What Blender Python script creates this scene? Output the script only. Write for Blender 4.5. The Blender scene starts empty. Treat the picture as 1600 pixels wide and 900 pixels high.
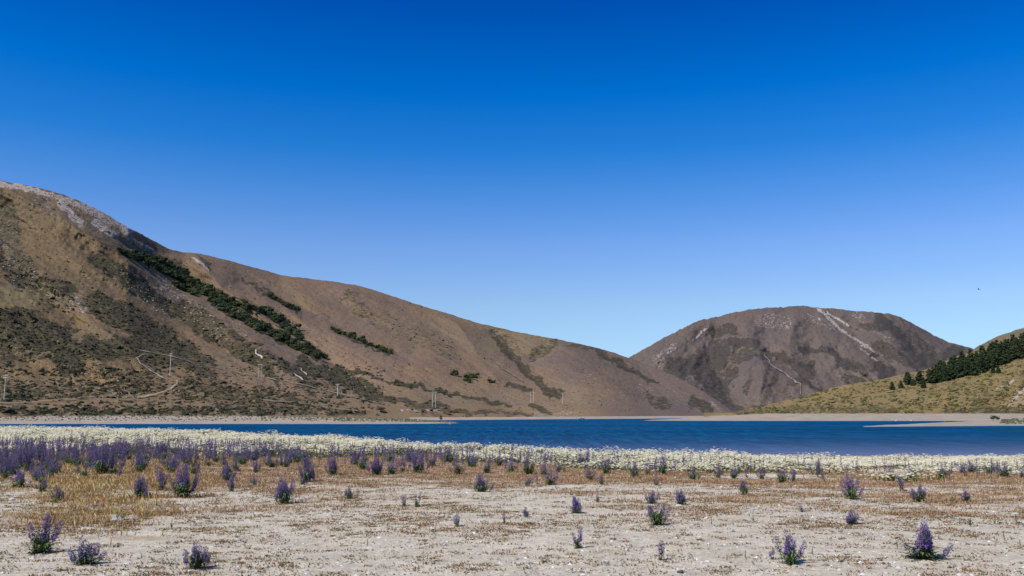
import bpy, math, random
import numpy as np

sc = bpy.context.scene
col = sc.collection

# ------------------------------------------------------------------ camera
F = 1400.0                       # focal length in pixels of a 1600 px wide frame
PITCH = math.radians(8.01)       # horizon on picture row 647
CAMZ = 1.7
cp, sp = math.cos(PITCH), math.sin(PITCH)
cam = bpy.data.cameras.new("camera"); cam_o = bpy.data.objects.new("camera", cam)
col.objects.link(cam_o); sc.camera = cam_o
cam.sensor_width = 36; cam.lens = 31.5; cam.clip_start = 0.1; cam.clip_end = 30000
cam_o.location = (0, 0, CAMZ); cam_o.rotation_euler = (math.radians(90)+PITCH, 0, 0)

# ------------------------------------------------------------------ sky, sun
SUN_EL, SUN_AZ = math.radians(49), math.radians(-127)      # azimuth from +Y, clockwise
w = bpy.data.worlds.new("World"); sc.world = w; w.use_nodes = True
nt = w.node_tree; bg = nt.nodes['Background']; bg.inputs[1].default_value = 0.1
sk = nt.nodes.new('ShaderNodeTexSky'); sk.sky_type = 'NISHITA'; sk.sun_disc = False
sk.sun_elevation = SUN_EL; sk.sun_rotation = SUN_AZ; sk.altitude = 800
sk.air_density = 1; sk.dust_density = 0.3; sk.ozone_density = 3
tc = nt.nodes.new('ShaderNodeTexCoord'); sx = nt.nodes.new('ShaderNodeSeparateXYZ')
nt.links.new(tc.outputs['Generated'], sx.inputs[0])
rp = nt.nodes.new('ShaderNodeValToRGB'); nt.links.new(sx.outputs[2], rp.inputs[0])
stops = [(0.0, (.80, .98, 1.47)), (.085, (1.0, 1.16, 1.40)), (.12, (1.05, 1.19, 1.40)), (.182, (.87, 1.12, 1.55)),
         (.245, (.42, .98, 1.6)), (.285, (.14, .88, 1.62)), (.345, (0.0, .76, 1.66)), (.435, (0.0, .48, 1.40)), (1.0, (0.0, .45, 1.3))]
el = rp.color_ramp.elements
while len(el) < len(stops): el.new(0.5)
for e, (p, c) in zip(el, stops):
    e.position = p; e.color = (c[0]/1.7, c[1]/1.7, c[2]/1.7, 1)
ml = nt.nodes.new('ShaderNodeMix'); ml.data_type = 'RGBA'; ml.blend_type = 'MULTIPLY'; ml.inputs[0].default_value = 1
nt.links.new(sk.outputs[0], ml.inputs[6]); nt.links.new(rp.outputs[0], ml.inputs[7])
vm = nt.nodes.new('ShaderNodeVectorMath'); vm.operation = 'SCALE'; vm.inputs['Scale'].default_value = 1.6
nt.links.new(ml.outputs[2], vm.inputs[0]); nt.links.new(vm.outputs[0], bg.inputs[0])

sun = bpy.data.lights.new("sun", 'SUN'); sun.energy = 5.0; sun.angle = math.radians(.53); sun.color = (1, .93, .83)
so = bpy.data.objects.new("sun", sun); col.objects.link(so)
sdir = (math.cos(SUN_EL)*math.sin(SUN_AZ), math.cos(SUN_EL)*math.cos(SUN_AZ), math.sin(SUN_EL))
from mathutils import Vector
so.rotation_euler = Vector(sdir).to_track_quat('Z', 'Y').to_euler(); so.location = (0, 0, 500)
sc.view_settings.view_transform = 'Standard'; sc.view_settings.look = 'None'
sc.view_settings.exposure = 0; sc.view_settings.gamma = 1

# ------------------------------------------------------------------ helpers
rng = np.random.default_rng(7); random.seed(7)
_T = np.random.default_rng(1).random((8, 256, 256))
def vnoise(x, y, k=0):
    x = np.asarray(x, float); y = np.asarray(y, float)
    xi = np.floor(x).astype(int); yi = np.floor(y).astype(int); fx = x-xi; fy = y-yi
    fx = fx*fx*(3-2*fx); fy = fy*fy*(3-2*fy); T = _T[k % 8]
    a = T[yi & 255, xi & 255]; b = T[yi & 255, (xi+1) & 255]; c = T[(yi+1) & 255, xi & 255]; d = T[(yi+1) & 255, (xi+1) & 255]
    return (a*(1-fx)+b*fx)*(1-fy)+(c*(1-fx)+d*fx)*fy
def fbm(x, y, o=4, k=0):
    s = 0; t = 0; a = 1.0
    for i in range(o):
        s = s+a*vnoise(np.asarray(x)*2**i+17.3*i, np.asarray(y)*2**i+5.1*i, k+i); t += a; a *= .5
    return s/t
def sstep(a, b, x):
    t = np.clip((np.asarray(x, float)-a)/(b-a), 0, 1); return t*t*(3-2*t)
def ip(x, pts):
    return np.interp(x, [p[0] for p in pts], [p[1] for p in pts])

def pos(x, y, r):
    """picture point at forward distance r -> world"""
    x = np.asarray(x, float); y = np.asarray(y, float); r = np.asarray(r, float)
    dx = (x-800)/F; dy = (450-y)/F
    Y = cp-dy*sp; Z = sp+dy*cp
    return np.stack([r*dx/Y, r+0*dx, CAMZ+r*Z/Y], -1)
def row_of(z, r):
    e = (np.asarray(z, float)-CAMZ)/r; dy = (e*cp-sp)/(cp+e*sp); return 450-F*dy
def px_of(X, Y, Z):
    dep = Y*cp+(Z-CAMZ)*sp; up = -Y*sp+(Z-CAMZ)*cp
    return 800+F*X/dep, 450-F*up/dep

def mesh(name, V, faces, mats=(), smooth=False, attrs=None):
    """faces: int array (n,k) or list of such arrays"""
    V = np.asarray(V, np.float32)
    if not isinstance(faces, list) or not isinstance(faces[0], np.ndarray): faces = [np.asarray(faces)]
    faces = [np.asarray(f, np.int32) for f in faces if len(f)]
    me = bpy.data.meshes.new(name)
    me.vertices.add(len(V)); me.vertices.foreach_set('co', V.ravel())
    nl = sum(f.size for f in faces); nf = sum(len(f) for f in faces)
    me.loops.add(nl); me.loops.foreach_set('vertex_index', np.concatenate([f.ravel() for f in faces]))
    me.polygons.add(nf)
    tot = np.concatenate([np.full(len(f), f.shape[1], np.int32) for f in faces])
    st = np.concatenate([[0], np.cumsum(tot)[:-1]]).astype(np.int32)
    me.polygons.foreach_set('loop_start', st); me.polygons.foreach_set('loop_total', tot)
    me.polygons.foreach_set('use_smooth', np.full(nf, smooth, bool))
    me.update(calc_edges=True)
    for k, a in (attrs or {}).items():
        a = np.asarray(a, np.float32)
        if a.shape[1] == 3: a = np.concatenate([a, np.ones((len(a), 1), np.float32)], 1)
        at = me.color_attributes.new(k, 'FLOAT_COLOR', 'POINT'); at.data.foreach_set('color', a.ravel())
    for m in mats: me.materials.append(m)
    return me
def link(name, me, parent=None, label=None, cat=None, group=None, kind=None, loc=None):
    o = bpy.data.objects.new(name, me); col.objects.link(o)
    if parent: o.parent = parent
    if label: o['label'] = label
    if cat: o['category'] = cat
    if group: o['group'] = group
    if kind: o['kind'] = kind
    if loc is not None: o.location = loc
    return o

def template(V, Fc, C, P, S, rotz, tint=None, tilt=None):
    """stamp a small mesh n times; P (n,3), S (n,) or (n,3), rotz (n,), tint (n,3) multiplies C"""
    n = len(P); V = np.asarray(V, float); S = np.asarray(S, float)
    if S.ndim == 1: S = S[:, None].repeat(3, 1)
    W = V[None]*S[:, None, :]
    c, s = np.cos(rotz)[:, None], np.sin(rotz)[:, None]
    X = W[..., 0]*c-W[..., 1]*s; Y = W[..., 0]*s+W[..., 1]*c; Z = W[..., 2]
    if tilt is not None:
        X = X+Z*tilt[:, :1]; Y = Y+Z*tilt[:, 1:2]
    out = np.stack([X, Y, Z], -1)+P[:, None, :]
    Fo = (np.asarray(Fc)[None]+(np.arange(n)*len(V))[:, None, None]).reshape(-1, np.asarray(Fc).shape[1])
    Co = np.broadcast_to(np.asarray(C, float)[None], (n, len(V), 3))
    if tint is not None: Co = Co*tint[:, None, :]
    return out.reshape(-1, 3), Fo, Co.reshape(-1, 3)

# ------------------------------------------------------------------ materials
def newmat(name):
    m = bpy.data.materials.new(name); m.use_nodes = True; t = m.node_tree; b = t.nodes['Principled BSDF']
    b.inputs['Roughness'].default_value = .9; b.inputs['Specular IOR Level'].default_value = .15
    return m, t, b
def N(t, kind, **kw):
    n = t.nodes.new(kind)
    for k, v in kw.items():
        if k in n.inputs: n.inputs[k].default_value = v
        else: setattr(n, k, v)
    return n
def mixc(t, fac, a, b, mode='MIX'):
    n = t.nodes.new('ShaderNodeMix'); n.data_type = 'RGBA'; n.blend_type = mode; n.clamp_factor = True
    for i, v in ((0, fac), (6, a), (7, b)):
        if hasattr(v, 'is_linked') or isinstance(v, bpy.types.NodeSocket): t.links.new(v, n.inputs[i])
        elif i == 0: n.inputs[0].default_value = v
        else: n.inputs[i].default_value = (*v, 1)
    return n.outputs[2]
def math_(t, op, a, b=None, c=None, clamp=False):
    n = t.nodes.new('ShaderNodeMath'); n.operation = op; n.use_clamp = clamp
    for i, v in enumerate((a, b, c)):
        if v is None: continue
        if isinstance(v, bpy.types.NodeSocket): t.links.new(v, n.inputs[i])
        else: n.inputs[i].default_value = v
    return n.outputs[0]
def ramp(t, v, a, b):
    n = t.nodes.new('ShaderNodeMapRange'); n.interpolation_type = 'SMOOTHSTEP'
    t.links.new(v, n.inputs[0]); n.inputs[1].default_value = a; n.inputs[2].default_value = b
    return n.outputs[0]
def noise(t, scale, detail=4, rough=.6, co=None, dist=0):
    n = N(t, 'ShaderNodeTexNoise', Scale=scale, Detail=detail, Roughness=rough, Distortion=dist)
    if co is None:
        g = t.nodes.new('ShaderNodeNewGeometry'); co = g.outputs['Position']
    t.links.new(co, n.inputs['Vector']); return n.outputs['Fac']
def bump(t, b, h, strength, dist):
    n = N(t, 'ShaderNodeBump', Strength=strength, Distance=dist); t.links.new(h, n.inputs['Height']); t.links.new(n.outputs[0], b.inputs['Normal'])

def attrmat(name, rough=.85, transl=0.0, spec=.15, var=0.0):
    """colour straight from the vertex colours, with optional leaf translucency"""
    m, t, b = newmat(name)
    a = N(t, 'ShaderNodeVertexColor', layer_name='col'); c = a.outputs[0]
    if var:
        o = t.nodes.new('ShaderNodeObjectInfo'); h = N(t, 'ShaderNodeHueSaturation')
        t.links.new(c, h.inputs['Color'])
        t.links.new(math_(t, 'MULTIPLY_ADD', o.outputs['Random'], var, 1-var/2), h.inputs['Value'])
        t.links.new(math_(t, 'MULTIPLY_ADD', o.outputs['Random'], var*.12, .5-var*.06), h.inputs['Hue'])
        c = h.outputs[0]
    t.links.new(c, b.inputs['Base Color']); b.inputs['Roughness'].default_value = rough
    b.inputs['Specular IOR Level'].default_value = spec
    if transl:
        tr = N(t, 'ShaderNodeBsdfTranslucent'); t.links.new(c, tr.inputs[0]); mx = N(t, 'ShaderNodeMixShader'); mx.inputs[0].default_value = transl
        t.links.new(b.outputs[0], mx.inputs[1]); t.links.new(tr.outputs[0], mx.inputs[2])
        t.links.new(mx.outputs[0], t.nodes['Material Output'].inputs[0])
    return m
M_plant = attrmat('bugloss', .7, .25, .2, var=.3)
M_veg = attrmat('low_vegetation', .9, .25, .05)
M_petal = attrmat('white_petal', .8, .35, .1)
M_stone = attrmat('stone', .9, 0, .2)
M_tree = attrmat('tree_foliage', .9, .1, .05, var=.35)
M_scrub = attrmat('scrub', .95, 0, .02)

def hillmat(name, fine=.12, spk=.45, bumpd=3.0, speckle=(.055, .05, .032), scw=.9, sca=(.020, .022, .011), scb=(.092, .078, .040)):
    """'tint' = base ground colour, 'veg' = (scrub, scree, tussock) cover drawn per vertex"""
    m, t, b = newmat(name)
    tint = N(t, 'ShaderNodeVertexColor', layer_name='tint').outputs[0]
    veg = N(t, 'ShaderNodeVertexColor', layer_name='veg').outputs[0]
    s = t.nodes.new('ShaderNodeSeparateColor'); t.links.new(veg, s.inputs[0])
    n1 = noise(t, fine, 6, .65); n2 = noise(t, fine*3, 5, .85); n3 = noise(t, .012, 4, .6); n4 = noise(t, fine*2.2, 5, .7)
    c = mixc(t, ramp(t, n3, .35, .65), tint, mixc(t, 1.0, tint, (1.14, 1.05, .90), 'MULTIPLY'))
    c = mixc(t, ramp(t, n2, .3, .7), mixc(t, 1.0, c, (.66, .65, .66), 'MULTIPLY'), mixc(t, 1.0, c, (1.34, 1.34, 1.32), 'MULTIPLY'))
    # tussock / green-yellow growth
    f = math_(t, 'ADD', s.outputs[2], math_(t, 'MULTIPLY', math_(t, 'SUBTRACT', n4, .5), 1.6))
    c = mixc(t, math_(t, 'MULTIPLY', ramp(t, f, .35, .8), .7), c, (.19, .155, .07))
    # individual dark shrubs everywhere, few
    c = mixc(t, math_(t, 'MULTIPLY', ramp(t, n4, .60, .68), spk), c, speckle)
    # scree
    f = math_(t, 'ADD', s.outputs[1], math_(t, 'MULTIPLY', math_(t, 'SUBTRACT', n1, .5), 1.5))
    c = mixc(t, math_(t, 'MULTIPLY', ramp(t, f, .45, .75), .85), c, mixc(t, ramp(t, n2, .3, .7), (.26, .225, .19), (.55, .49, .43)))
    # scrub
    f = math_(t, 'ADD', s.outputs[0], math_(t, 'MULTIPLY', math_(t, 'SUBTRACT', n1, .5), 2.6))
    scr = mixc(t, ramp(t, n2, .35, .70), sca, scb)
    c = mixc(t, math_(t, 'MULTIPLY', ramp(t, f, .40, .80), scw), c, scr)
    t.links.new(c, b.inputs['Base Color'])
    h = math_(t, 'ADD', n1, math_(t, 'MULTIPLY', n2, .35)); bump(t, b, h, .55, bumpd)
    return m

M_beach, t, b = newmat('gravel_beach')
n1 = noise(t, .12, 6, .7); n2 = noise(t, .5, 6, .85)
g = t.nodes.new('ShaderNodeNewGeometry'); sz = t.nodes.new('ShaderNodeSeparateXYZ'); t.links.new(g.outputs['Position'], sz.inputs[0])
c = mixc(t, ramp(t, n1, .3, .7), (.28, .235, .175), (.40, .34, .26))
c = mixc(t, math_(t, 'MULTIPLY', ramp(t, n2, .56, .66), .7), c, (.13, .12, .095))
c = mixc(t, ramp(t, n2, .36, .28), c, (.42, .39, .35))
wet = ramp(t, sz.outputs[2], -.95, -1.25); c = mixc(t, math_(t, 'MULTIPLY', wet, .25), c, (.30, .28, .27))
t.links.new(c, b.inputs['Base Color']); bump(t, b, n2, .4, .5)

M_ground, t, b = newmat('sandy_flat')
vg = N(t, 'ShaderNodeVertexColor', layer_name='veg'); s = t.nodes.new('ShaderNodeSeparateColor'); t.links.new(vg.outputs[0], s.inputs[0])
n1 = noise(t, 1.3, 6, .65); n2 = noise(t, 9, 6, .78); n3 = noise(t, 45, 3, .7); n4 = noise(t, 4.5, 5, .7)
c = mixc(t, ramp(t, n1, .3, .7), (.50, .45, .33), (.64, .585, .445))
c = mixc(t, ramp(t, n2, .28, .72), mixc(t, 1.0, c, (.68, .67, .65), 'MULTIPLY'), mixc(t, 1.0, c, (1.14, 1.14, 1.15), 'MULTIPLY'))
c = mixc(t, math_(t, 'MULTIPLY', ramp(t, n3, .56, .66), .55), c, (.24, .20, .16))
c = mixc(t, math_(t, 'MULTIPLY', ramp(t, n3, .40, .32), .55), c, (.74, .70, .64))
f = math_(t, 'ADD', s.outputs[0], math_(t, 'MULTIPLY', math_(t, 'SUBTRACT', n4, .5), 1.5))
c = mixc(t, math_(t, 'MULTIPLY', ramp(t, f, .42, .8), .82), c, mixc(t, ramp(t, n2, .35, .65), (.24, .135, .07), (.44, .31, .165)))
f = math_(t, 'ADD', s.outputs[1], math_(t, 'MULTIPLY', math_(t, 'SUBTRACT', n4, .5), .6))
c = mixc(t, ramp(t, f, .4, .6), c, mixc(t, n2, (.09, .10, .035), (.17, .17, .07)))
g = t.nodes.new('ShaderNodeNewGeometry'); sz = t.nodes.new('ShaderNodeSeparateXYZ'); t.links.new(g.outputs['Position'], sz.inputs[0])
c = mixc(t, math_(t, 'MULTIPLY', ramp(t, sz.outputs[2], -1.15, -1.27), .7), c, (.14, .125, .11))
t.links.new(c, b.inputs['Base Color'])
bump(t, b, math_(t, 'ADD', math_(t, 'MULTIPLY', n2, 1.0), math_(t, 'MULTIPLY', n3, .45)), .8, .03)

M_water, t, b = newmat('lake_water')
sh = N(t, 'ShaderNodeVertexColor', layer_name='veg'); s = t.nodes.new('ShaderNodeSeparateColor'); t.links.new(sh.outputs[0], s.inputs[0])
g = t.nodes.new('ShaderNodeNewGeometry'); mp = N(t, 'ShaderNodeMapping'); mp.inputs['Scale'].default_value = (.012, .05, 1)
t.links.new(g.outputs['Position'], mp.inputs[0]); band = noise(t, 1.0, 5, .6, mp.outputs[0], .6)
mpw = 0
mp2 = N(t, 'ShaderNodeMapping'); mp2.inputs['Scale'].default_value = (.55, 1.1, 1); t.links.new(g.outputs['Position'], mp2.inputs[0])
wv = noise(t, .9, 6, .75, mp2.outputs[0]); wv2 = noise(t, .22, 3, .6, mp2.outputs[0])
c = mixc(t, ramp(t, band, .35, .65), (.0005, .060, .152), (.001, .088, .226))
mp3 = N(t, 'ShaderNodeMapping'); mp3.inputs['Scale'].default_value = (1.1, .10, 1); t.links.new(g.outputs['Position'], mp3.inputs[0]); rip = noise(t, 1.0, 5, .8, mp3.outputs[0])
c = mixc(t, ramp(t, rip, .36, .66), mixc(t, 1.0, c, (.5, .62, .66), 'MULTIPLY'), mixc(t, 1.0, c, (4, 1.55, 1.42), 'MULTIPLY'))  # sparkle and dark sides of wave facets painted into the base colour
c = mixc(t, s.outputs[0], c, (.17, .215, .35))
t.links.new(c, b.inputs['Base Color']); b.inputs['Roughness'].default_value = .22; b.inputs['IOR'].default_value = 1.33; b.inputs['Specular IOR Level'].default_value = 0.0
bump(t, b, math_(t, 'ADD', math_(t, 'ADD', wv, wv2), math_(t, 'MULTIPLY', rip, 1.5)), 1.0, .55)
gl = N(t, 'ShaderNodeBsdfGlossy', Roughness=.22); fr = N(t, 'ShaderNodeFresnel', IOR=1.33); bn = b.inputs['Normal'].links[0].from_socket
t.links.new(bn, gl.inputs['Normal']); t.links.new(bn, fr.inputs['Normal']); mx = N(t, 'ShaderNodeMixShader')
t.links.new(math_(t, 'MULTIPLY', fr.outputs[0], math_(t, 'MULTIPLY_ADD', s.outputs[0], .25, .16)), mx.inputs[0])   # wave slopes keep the mean reflectance low
t.links.new(b.outputs[0], mx.inputs[1]); t.links.new(gl.outputs[0], mx.inputs[2]); t.links.new(mx.outputs[0], t.nodes['Material Output'].inputs[0])

def flat(name, c, rough=.6, metal=0):
    m, t, b = newmat(name); n = noise(t, 6, 4, .6)
    t.links.new(mixc(t, ramp(t, n, .3, .7), tuple(v*.82 for v in c), c), b.inputs['Base Color'])
    b.inputs['Roughness'].default_value = rough; b.inputs['Metallic'].default_value = metal
    return m
M_pole = flat('weathered_pole', (.62, .60, .56)); M_dark = flat('dark_metal', (.06, .06, .06)); M_porc = flat('porcelain', (.35, .30, .26), .3)
M_white = flat('white_paint', (.8, .8, .8), .35); M_red = flat('dark_red_paint', (.10, .03, .035), .4); M_glass = flat('dark_glass', (.03, .035, .04), .1)
M_orange = flat('orange_buoy', (.6, .16, .08), .4); M_bark = flat('bark', (.09, .065, .045)); M_bird = flat('dark_feathers', (.05, .05, .055))
M_track = flat('gravel_track', (.26, .215, .155), .95)
M_track3 = flat('pale_track', (.36, .31, .25), .95)
M_track2 = flat('pale_erosion', (.50, .44, .36), .95)

# ------------------------------------------------------------------ distance to drawn lines
def dist(x, y, pts):
    d = np.full(np.shape(x), 1e9)
    for (x0, y0), (x1, y1) in zip(pts[:-1], pts[1:]):
        L = (x1-x0)**2+(y1-y0)**2+1e-9
        t = np.clip(((x-x0)*(x1-x0)+(y-y0)*(y1-y0))/L, 0, 1)
        d = np.minimum(d, np.hypot(x-x0-t*(x1-x0), y-y0-t*(y1-y0)))
    return d
def paint(x, y, items, warp=5):
    """items: (strength, width, points). Edges wander with noise."""
    wx = x+(fbm(x/14, y/14, 4, 1)-.5)*warp*4; wy = y+(fbm(x/14, y/14, 4, 3)-.5)*warp*4
    m = np.zeros(np.shape(x))
    for st, wd, pts in items:
        if len(pts) == 1: pts = [pts[0], (pts[0][0]+.1, pts[0][1])]
        m = np.maximum(m, st*(1-sstep(wd*.72, wd*1.22, dist(wx, wy, pts))))
    return m

# ------------------------------------------------------------------ far terrain, built column by column with true distances
class Terrain: pass
def build_terrain(name, mat, xs, stations, rows, relief, colour, label=None, back=True, smooth=True, pw=1.0, rough=2.0, cf=12):
    """stations: list of functions x -> (row, distance), from the near foot to the crest."""
    xs = np.asarray(xs, float); n = len(xs)
    Yk = np.stack([np.broadcast_to(s(xs)[0], n) for s in stations], 1).astype(float)
    Rk = np.stack([np.broadcast_to(s(xs)[1], n) for s in stations], 1).astype(float)
    ys, rs = [], []
    for j, m in enumerate(rows):
        last = j == len(rows)-1
        for i in range(m+(1 if last else 0)):
            t = i/m; ys.append(Yk[:, j]*(1-t)+Yk[:, j+1]*t)
            tr = t**pw if last else t
            rs.append(Rk[:, j]*(1-tr)+Rk[:, j+1]*tr)
    y = np.stack(ys, 1); r = np.stack(rs, 1); x = np.repeat(xs[:, None], y.shape[1], 1)
    T = Terrain(); nr0 = y.shape[1]
    # smooth the distances along each column so that stations do not crease
    for _ in range(10):
        r[:, 1:-1] = .25*r[:, :-2]+.5*r[:, 1:-1]+.25*r[:, 2:]
    rel = relief(x, y)
    fade = sstep(0, .12, (np.arange(nr0)/(nr0-1)))[None]*(sstep(0, cf, y-Yk[:, -1:])*.93+.07)
    r2 = r-rel*fade
    T.x, T.y, T.r = x, y, r2
    P = pos(x, y, r2)
    P[..., 2] += (fbm(P[..., 0]/9, P[..., 1]/9, 3, 5)-.5)*rough*np.clip((P[..., 2]-1)/12, 0, 1)
    tint, veg = colour(x, y)
    if back:   # the far side of the crest
        Z = P[:, -1, 2]; R = r2[:, -1]; ex = []
        for k, (dr, f) in enumerate(((25, .985), (60, .95), (130, .85), (300, .6), (600, .25), (1000, -.05))):
            rr = R+dr; zz = Z*f-(4 if k == 5 else 0); yy = row_of(zz, rr); ex.append(pos(xs, yy, rr))
        P = np.concatenate([P, np.stack(ex, 1)], 1)
        tint = np.concatenate([tint, np.repeat(tint[:, -1:], 6, 1)], 1); veg = np.concatenate([veg, np.repeat(veg[:, -1:], 6, 1)], 1)
    nr = P.shape[1]; idx = np.arange(n*nr).reshape(n, nr)
    Q = np.stack([idx[:-1, :-1], idx[1:, :-1], idx[1:, 1:], idx[:-1, 1:]], -1).reshape(-1, 4)
    me = mesh(name, P.reshape(-1, 3), Q, [mat], smooth, {'tint': tint.reshape(-1, 3), 'veg': veg.reshape(-1, 3)})
    T.o = link(name, me, kind='structure'); T.P = P[:, :nr0]; T.xs = xs
    return T
def on(T, x, y):
    """surface point seen at picture (x,y)"""
    x = np.atleast_1d(np.asarray(x, float)); y = np.atleast_1d(np.asarray(y, float)); out = np.zeros((len(x), 3))
    ci = np.clip(np.searchsorted(T.xs, x)-1, 0, len(T.xs)-2); f = (x-T.xs[ci])/(T.xs[ci+1]-T.xs[ci])
    for i in range(len(x)):
        pp = []
        for c in (ci[i], ci[i]+1):
            yy = T.y[c][::-1]; k = [np.interp(y[i], yy, T.P[c][::-1, a]) for a in range(3)]; pp.append(k)
        out[i] = np.array(pp[0])*(1-f[i])+np.array(pp[1])*f[i]
    return out

# --- the long grassy range on the left
CREST_L = [(-700, 150), (-300, 215), (0, 281), (25, 287), (50, 291), (75, 297), (100, 304), (125, 314), (150, 326), (175, 340), (200, 355), (220, 365), (245, 379), (265, 389), (285, 394),
           (310, 396), (350, 405), (400, 419), (440, 430), (480, 435), (520, 440), (555, 445), (600, 458), (640, 472), (700, 490), (745, 504), (800, 517), (860, 528), (900, 536),
           (930, 543), (960, 551), (985, 560), (1020, 573), (1060, 590), (1100, 612), (1125, 628), (1135, 635), (1145, 642)]
RC_L = [(-700, 1000), (0, 1000), (200, 1060), (290, 1250), (555, 1400), (800, 1350), (1000, 1200), (1145, 900)]
RW_L = [(-700, 300), (0, 305), (400, 350), (600, 430), (715, 475), (1000, 610), (1145, 720)]
RIDGES = [(34, 26, [(-60, 270), (20, 300), (80, 335), (150, 375), (190, 402), (285, 465), (400, 545), (470, 590), (560, 625)]),
          (26, 22, [(285, 398), (350, 435), (430, 478), (520, 522), (600, 556), (690, 592), (800, 625)]),
          (20, 22, [(545, 448), (600, 500), (680, 545), (760, 590), (850, 625)]),
          (24, 45, [(880, 535), (930, 580), (980, 630)]),
          (16, 12, [(305, 400), (345, 450), (420, 505), (500, 560)]),
          (14, 14, [(-40, 470), (60, 500), (150, 560), (200, 600)]),
          (12, 12, [(200, 540), (330, 585), (450, 620)]),
          (14, 14, [(700, 495), (740, 540), (775, 590)]),
          (-30, 16, [(205, 385), (260, 422), (320, 455), (400, 498), (500, 556), (560, 595)]),
          (-20, 14, [(375, 435), (465, 482), (560, 528), (640, 560)]),
          (-26, 18, [(770, 520), (800, 555), (830, 590), (880, 617)]),
          (-18, 14, [(870, 530), (830, 560)]),
          (-20, 22, [(-10, 330), (10, 400), (60, 450), (120, 500)]),
          (-12, 12, [(150, 405), (230, 462), (300, 510), (400, 575)]),
          (-10, 10, [(430, 560), (520, 592), (620, 625)]),
          (-10, 10, [(560, 462), (610, 510), (650, 535)]),
          (-8, 8, [(930, 545), (985, 575), (1030, 598)])]
def relief_L(x, y):
    z = np.zeros(x.shape)
    wx = x+(fbm(x/40, y/40, 3, 2)-.5)*14; wy = y+(fbm(x/40, y/40, 3, 4)-.5)*14
    for a, wd, pts in RIDGES: z += (1.3+.7*sstep(250, 420, x))*a*np.exp(-(dist(wx, wy, pts)/wd)**1.35)
    # rills running down towards the right
    u = x*.50-y*.87; v = x*.87+y*.5
    z += (fbm(x/4, y/5, 3, 3)-.5)*3.5+(fbm(u/9, v/60, 3, 5)-.5)*9+(fbm(u/26, v/120, 4, 6)-.5)*34+(1-np.abs(fbm(u/12, v/70, 3, 7)-.5)*4)*3.5
    return z*sstep(652, 560, y)
SCRUB_L = [(.75, 26, [(-60, 300), (5, 330), (12, 390), (35, 430)]), (.45, 26, [(20, 400), (45, 440)]), (.8, 15, [(20, 430), (60, 445), (110, 452)]),
           (.55, 14, [(70, 470), (110, 480)]), (.95, 20, [(150, 474), (190, 492), (240, 520), (290, 555)]), (.8, 18, [(240, 520), (320, 575)]),
           (.95, 26, [(-60, 500), (20, 515), (90, 535), (110, 565)]), (.8, 10, [(-20, 485), (40, 492), (110, 520)]), (.9, 20, [(140, 545), (215, 545), (270, 560)]),
           (.7, 20, [(-60, 560), (60, 545)]), (.95, 13, [(150, 405), (195, 425), (235, 460), (300, 500), (345, 530)]), (.8, 15, [(290, 480), (350, 520), (420, 565)]),
           (.9, 8, [(355, 540), (400, 570), (435, 595)]), (.85, 7, [(440, 570), (490, 605)]),
           (.95, 13, [(470, 570), (520, 588), (560, 602), (590, 618)]), (.8, 7, [(590, 620), (660, 634), (700, 640)]),
           (1, 3.5, [(505, 572), (560, 583), (620, 599), (700, 615), (760, 625), (800, 632)]), (.62, 14, [(-60, 615), (120, 612), (250, 600)]),
           (.66, 18, [(290, 605), (380, 620), (480, 632)]), (1.1, 5, [(-60, 645), (100, 642), (250, 643), (360, 641), (430, 643)]), (.8, 4, [(430, 644), (560, 643)]),
           (.62, 9, [(150, 575), (210, 590), (250, 575)]), (.75, 4, [(380, 438), (420, 460), (465, 484)]), (.9, 6, [(775, 528), (800, 556), (822, 583), (845, 600), (880, 618)]),
           (.7, 8, [(865, 535), (830, 560)]), (.55, 14, [(775, 520), (800, 540)]), (.9, 3.5, [(935, 549), (985, 576), (1030, 600)]), (.7, 4, [(893, 540), (950, 553)]),
           (.7, 7, [(1010, 620), (1040, 636)]), (.8, 8, [(1085, 628), (1110, 640)]), (.85, 5, [(798, 603), (828, 613)]), (.8, 5, [(830, 632), (862, 645)]),
           (.55, 10, [(545, 460), (580, 500)]), (.4, 16, [(600, 500), (700, 545)]), (.7, 3, [(305, 400), (330, 420)]), (.6, 8, [(200, 375), (245, 395)]),
           (.45, 25, [(100, 320), (180, 375)]), (.65, 3, [(270, 432), (290, 448)]), (.75, 4, [(700, 645), (830, 647)]), (.5, 8, [(650, 640), (700, 652)])]
SCRUB_L += [(1.3, 4, [(190, 394), (215, 404)]), (1.3, 7, [(230, 410), (270, 426), (300, 446), (350, 470)]), (1.3, 4.5, [(350, 468), (385, 482), (420, 495), (450, 513), (470, 528)]), (1.3, 5.5, [(345, 478), (410, 514), (450, 532), (480, 550), (503, 559)]), (1.3, 2.5, [(418, 463), (465, 485)]), (1.3, 2.2, [(517, 516), (575, 538), (610, 553)])]
SCREE_L = [(.85, 5, [(0, 287), (50, 296), (100, 310), (130, 322)]), (.95, 7, [(95, 318), (108, 328), (125, 348)]), (.8, 8, [(130, 320), (170, 345), (200, 358)]), (.9, 6, [(150, 348), (178, 368)]),
           (.7, 5, [(200, 372), (240, 392)]), (.5, 20, [(60, 310), (140, 345), (200, 380)]), (.55, 16, [(5, 340), (20, 400), (40, 430)]), (.5, 9, [(250, 435), (300, 480), (345, 520)]), (.42, 9, [(180, 440), (260, 490)]),
           (.9, 2, [(300, 404), (325, 420)]), (.55, 14, [(80, 455), (130, 480)]), (.45, 10, [(330, 480), (380, 520)]), (.40, 12, [(1000, 600), (1060, 620)]),
           (.55, 2, [(1110, 628), (1120, 637), (1128, 645)]), (.5, 5, [(820, 648), (900, 648)]), (.8, 2.0, [(630, 643), (690, 644)]), (.4, 6, [(905, 585), (950, 590)])]
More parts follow.
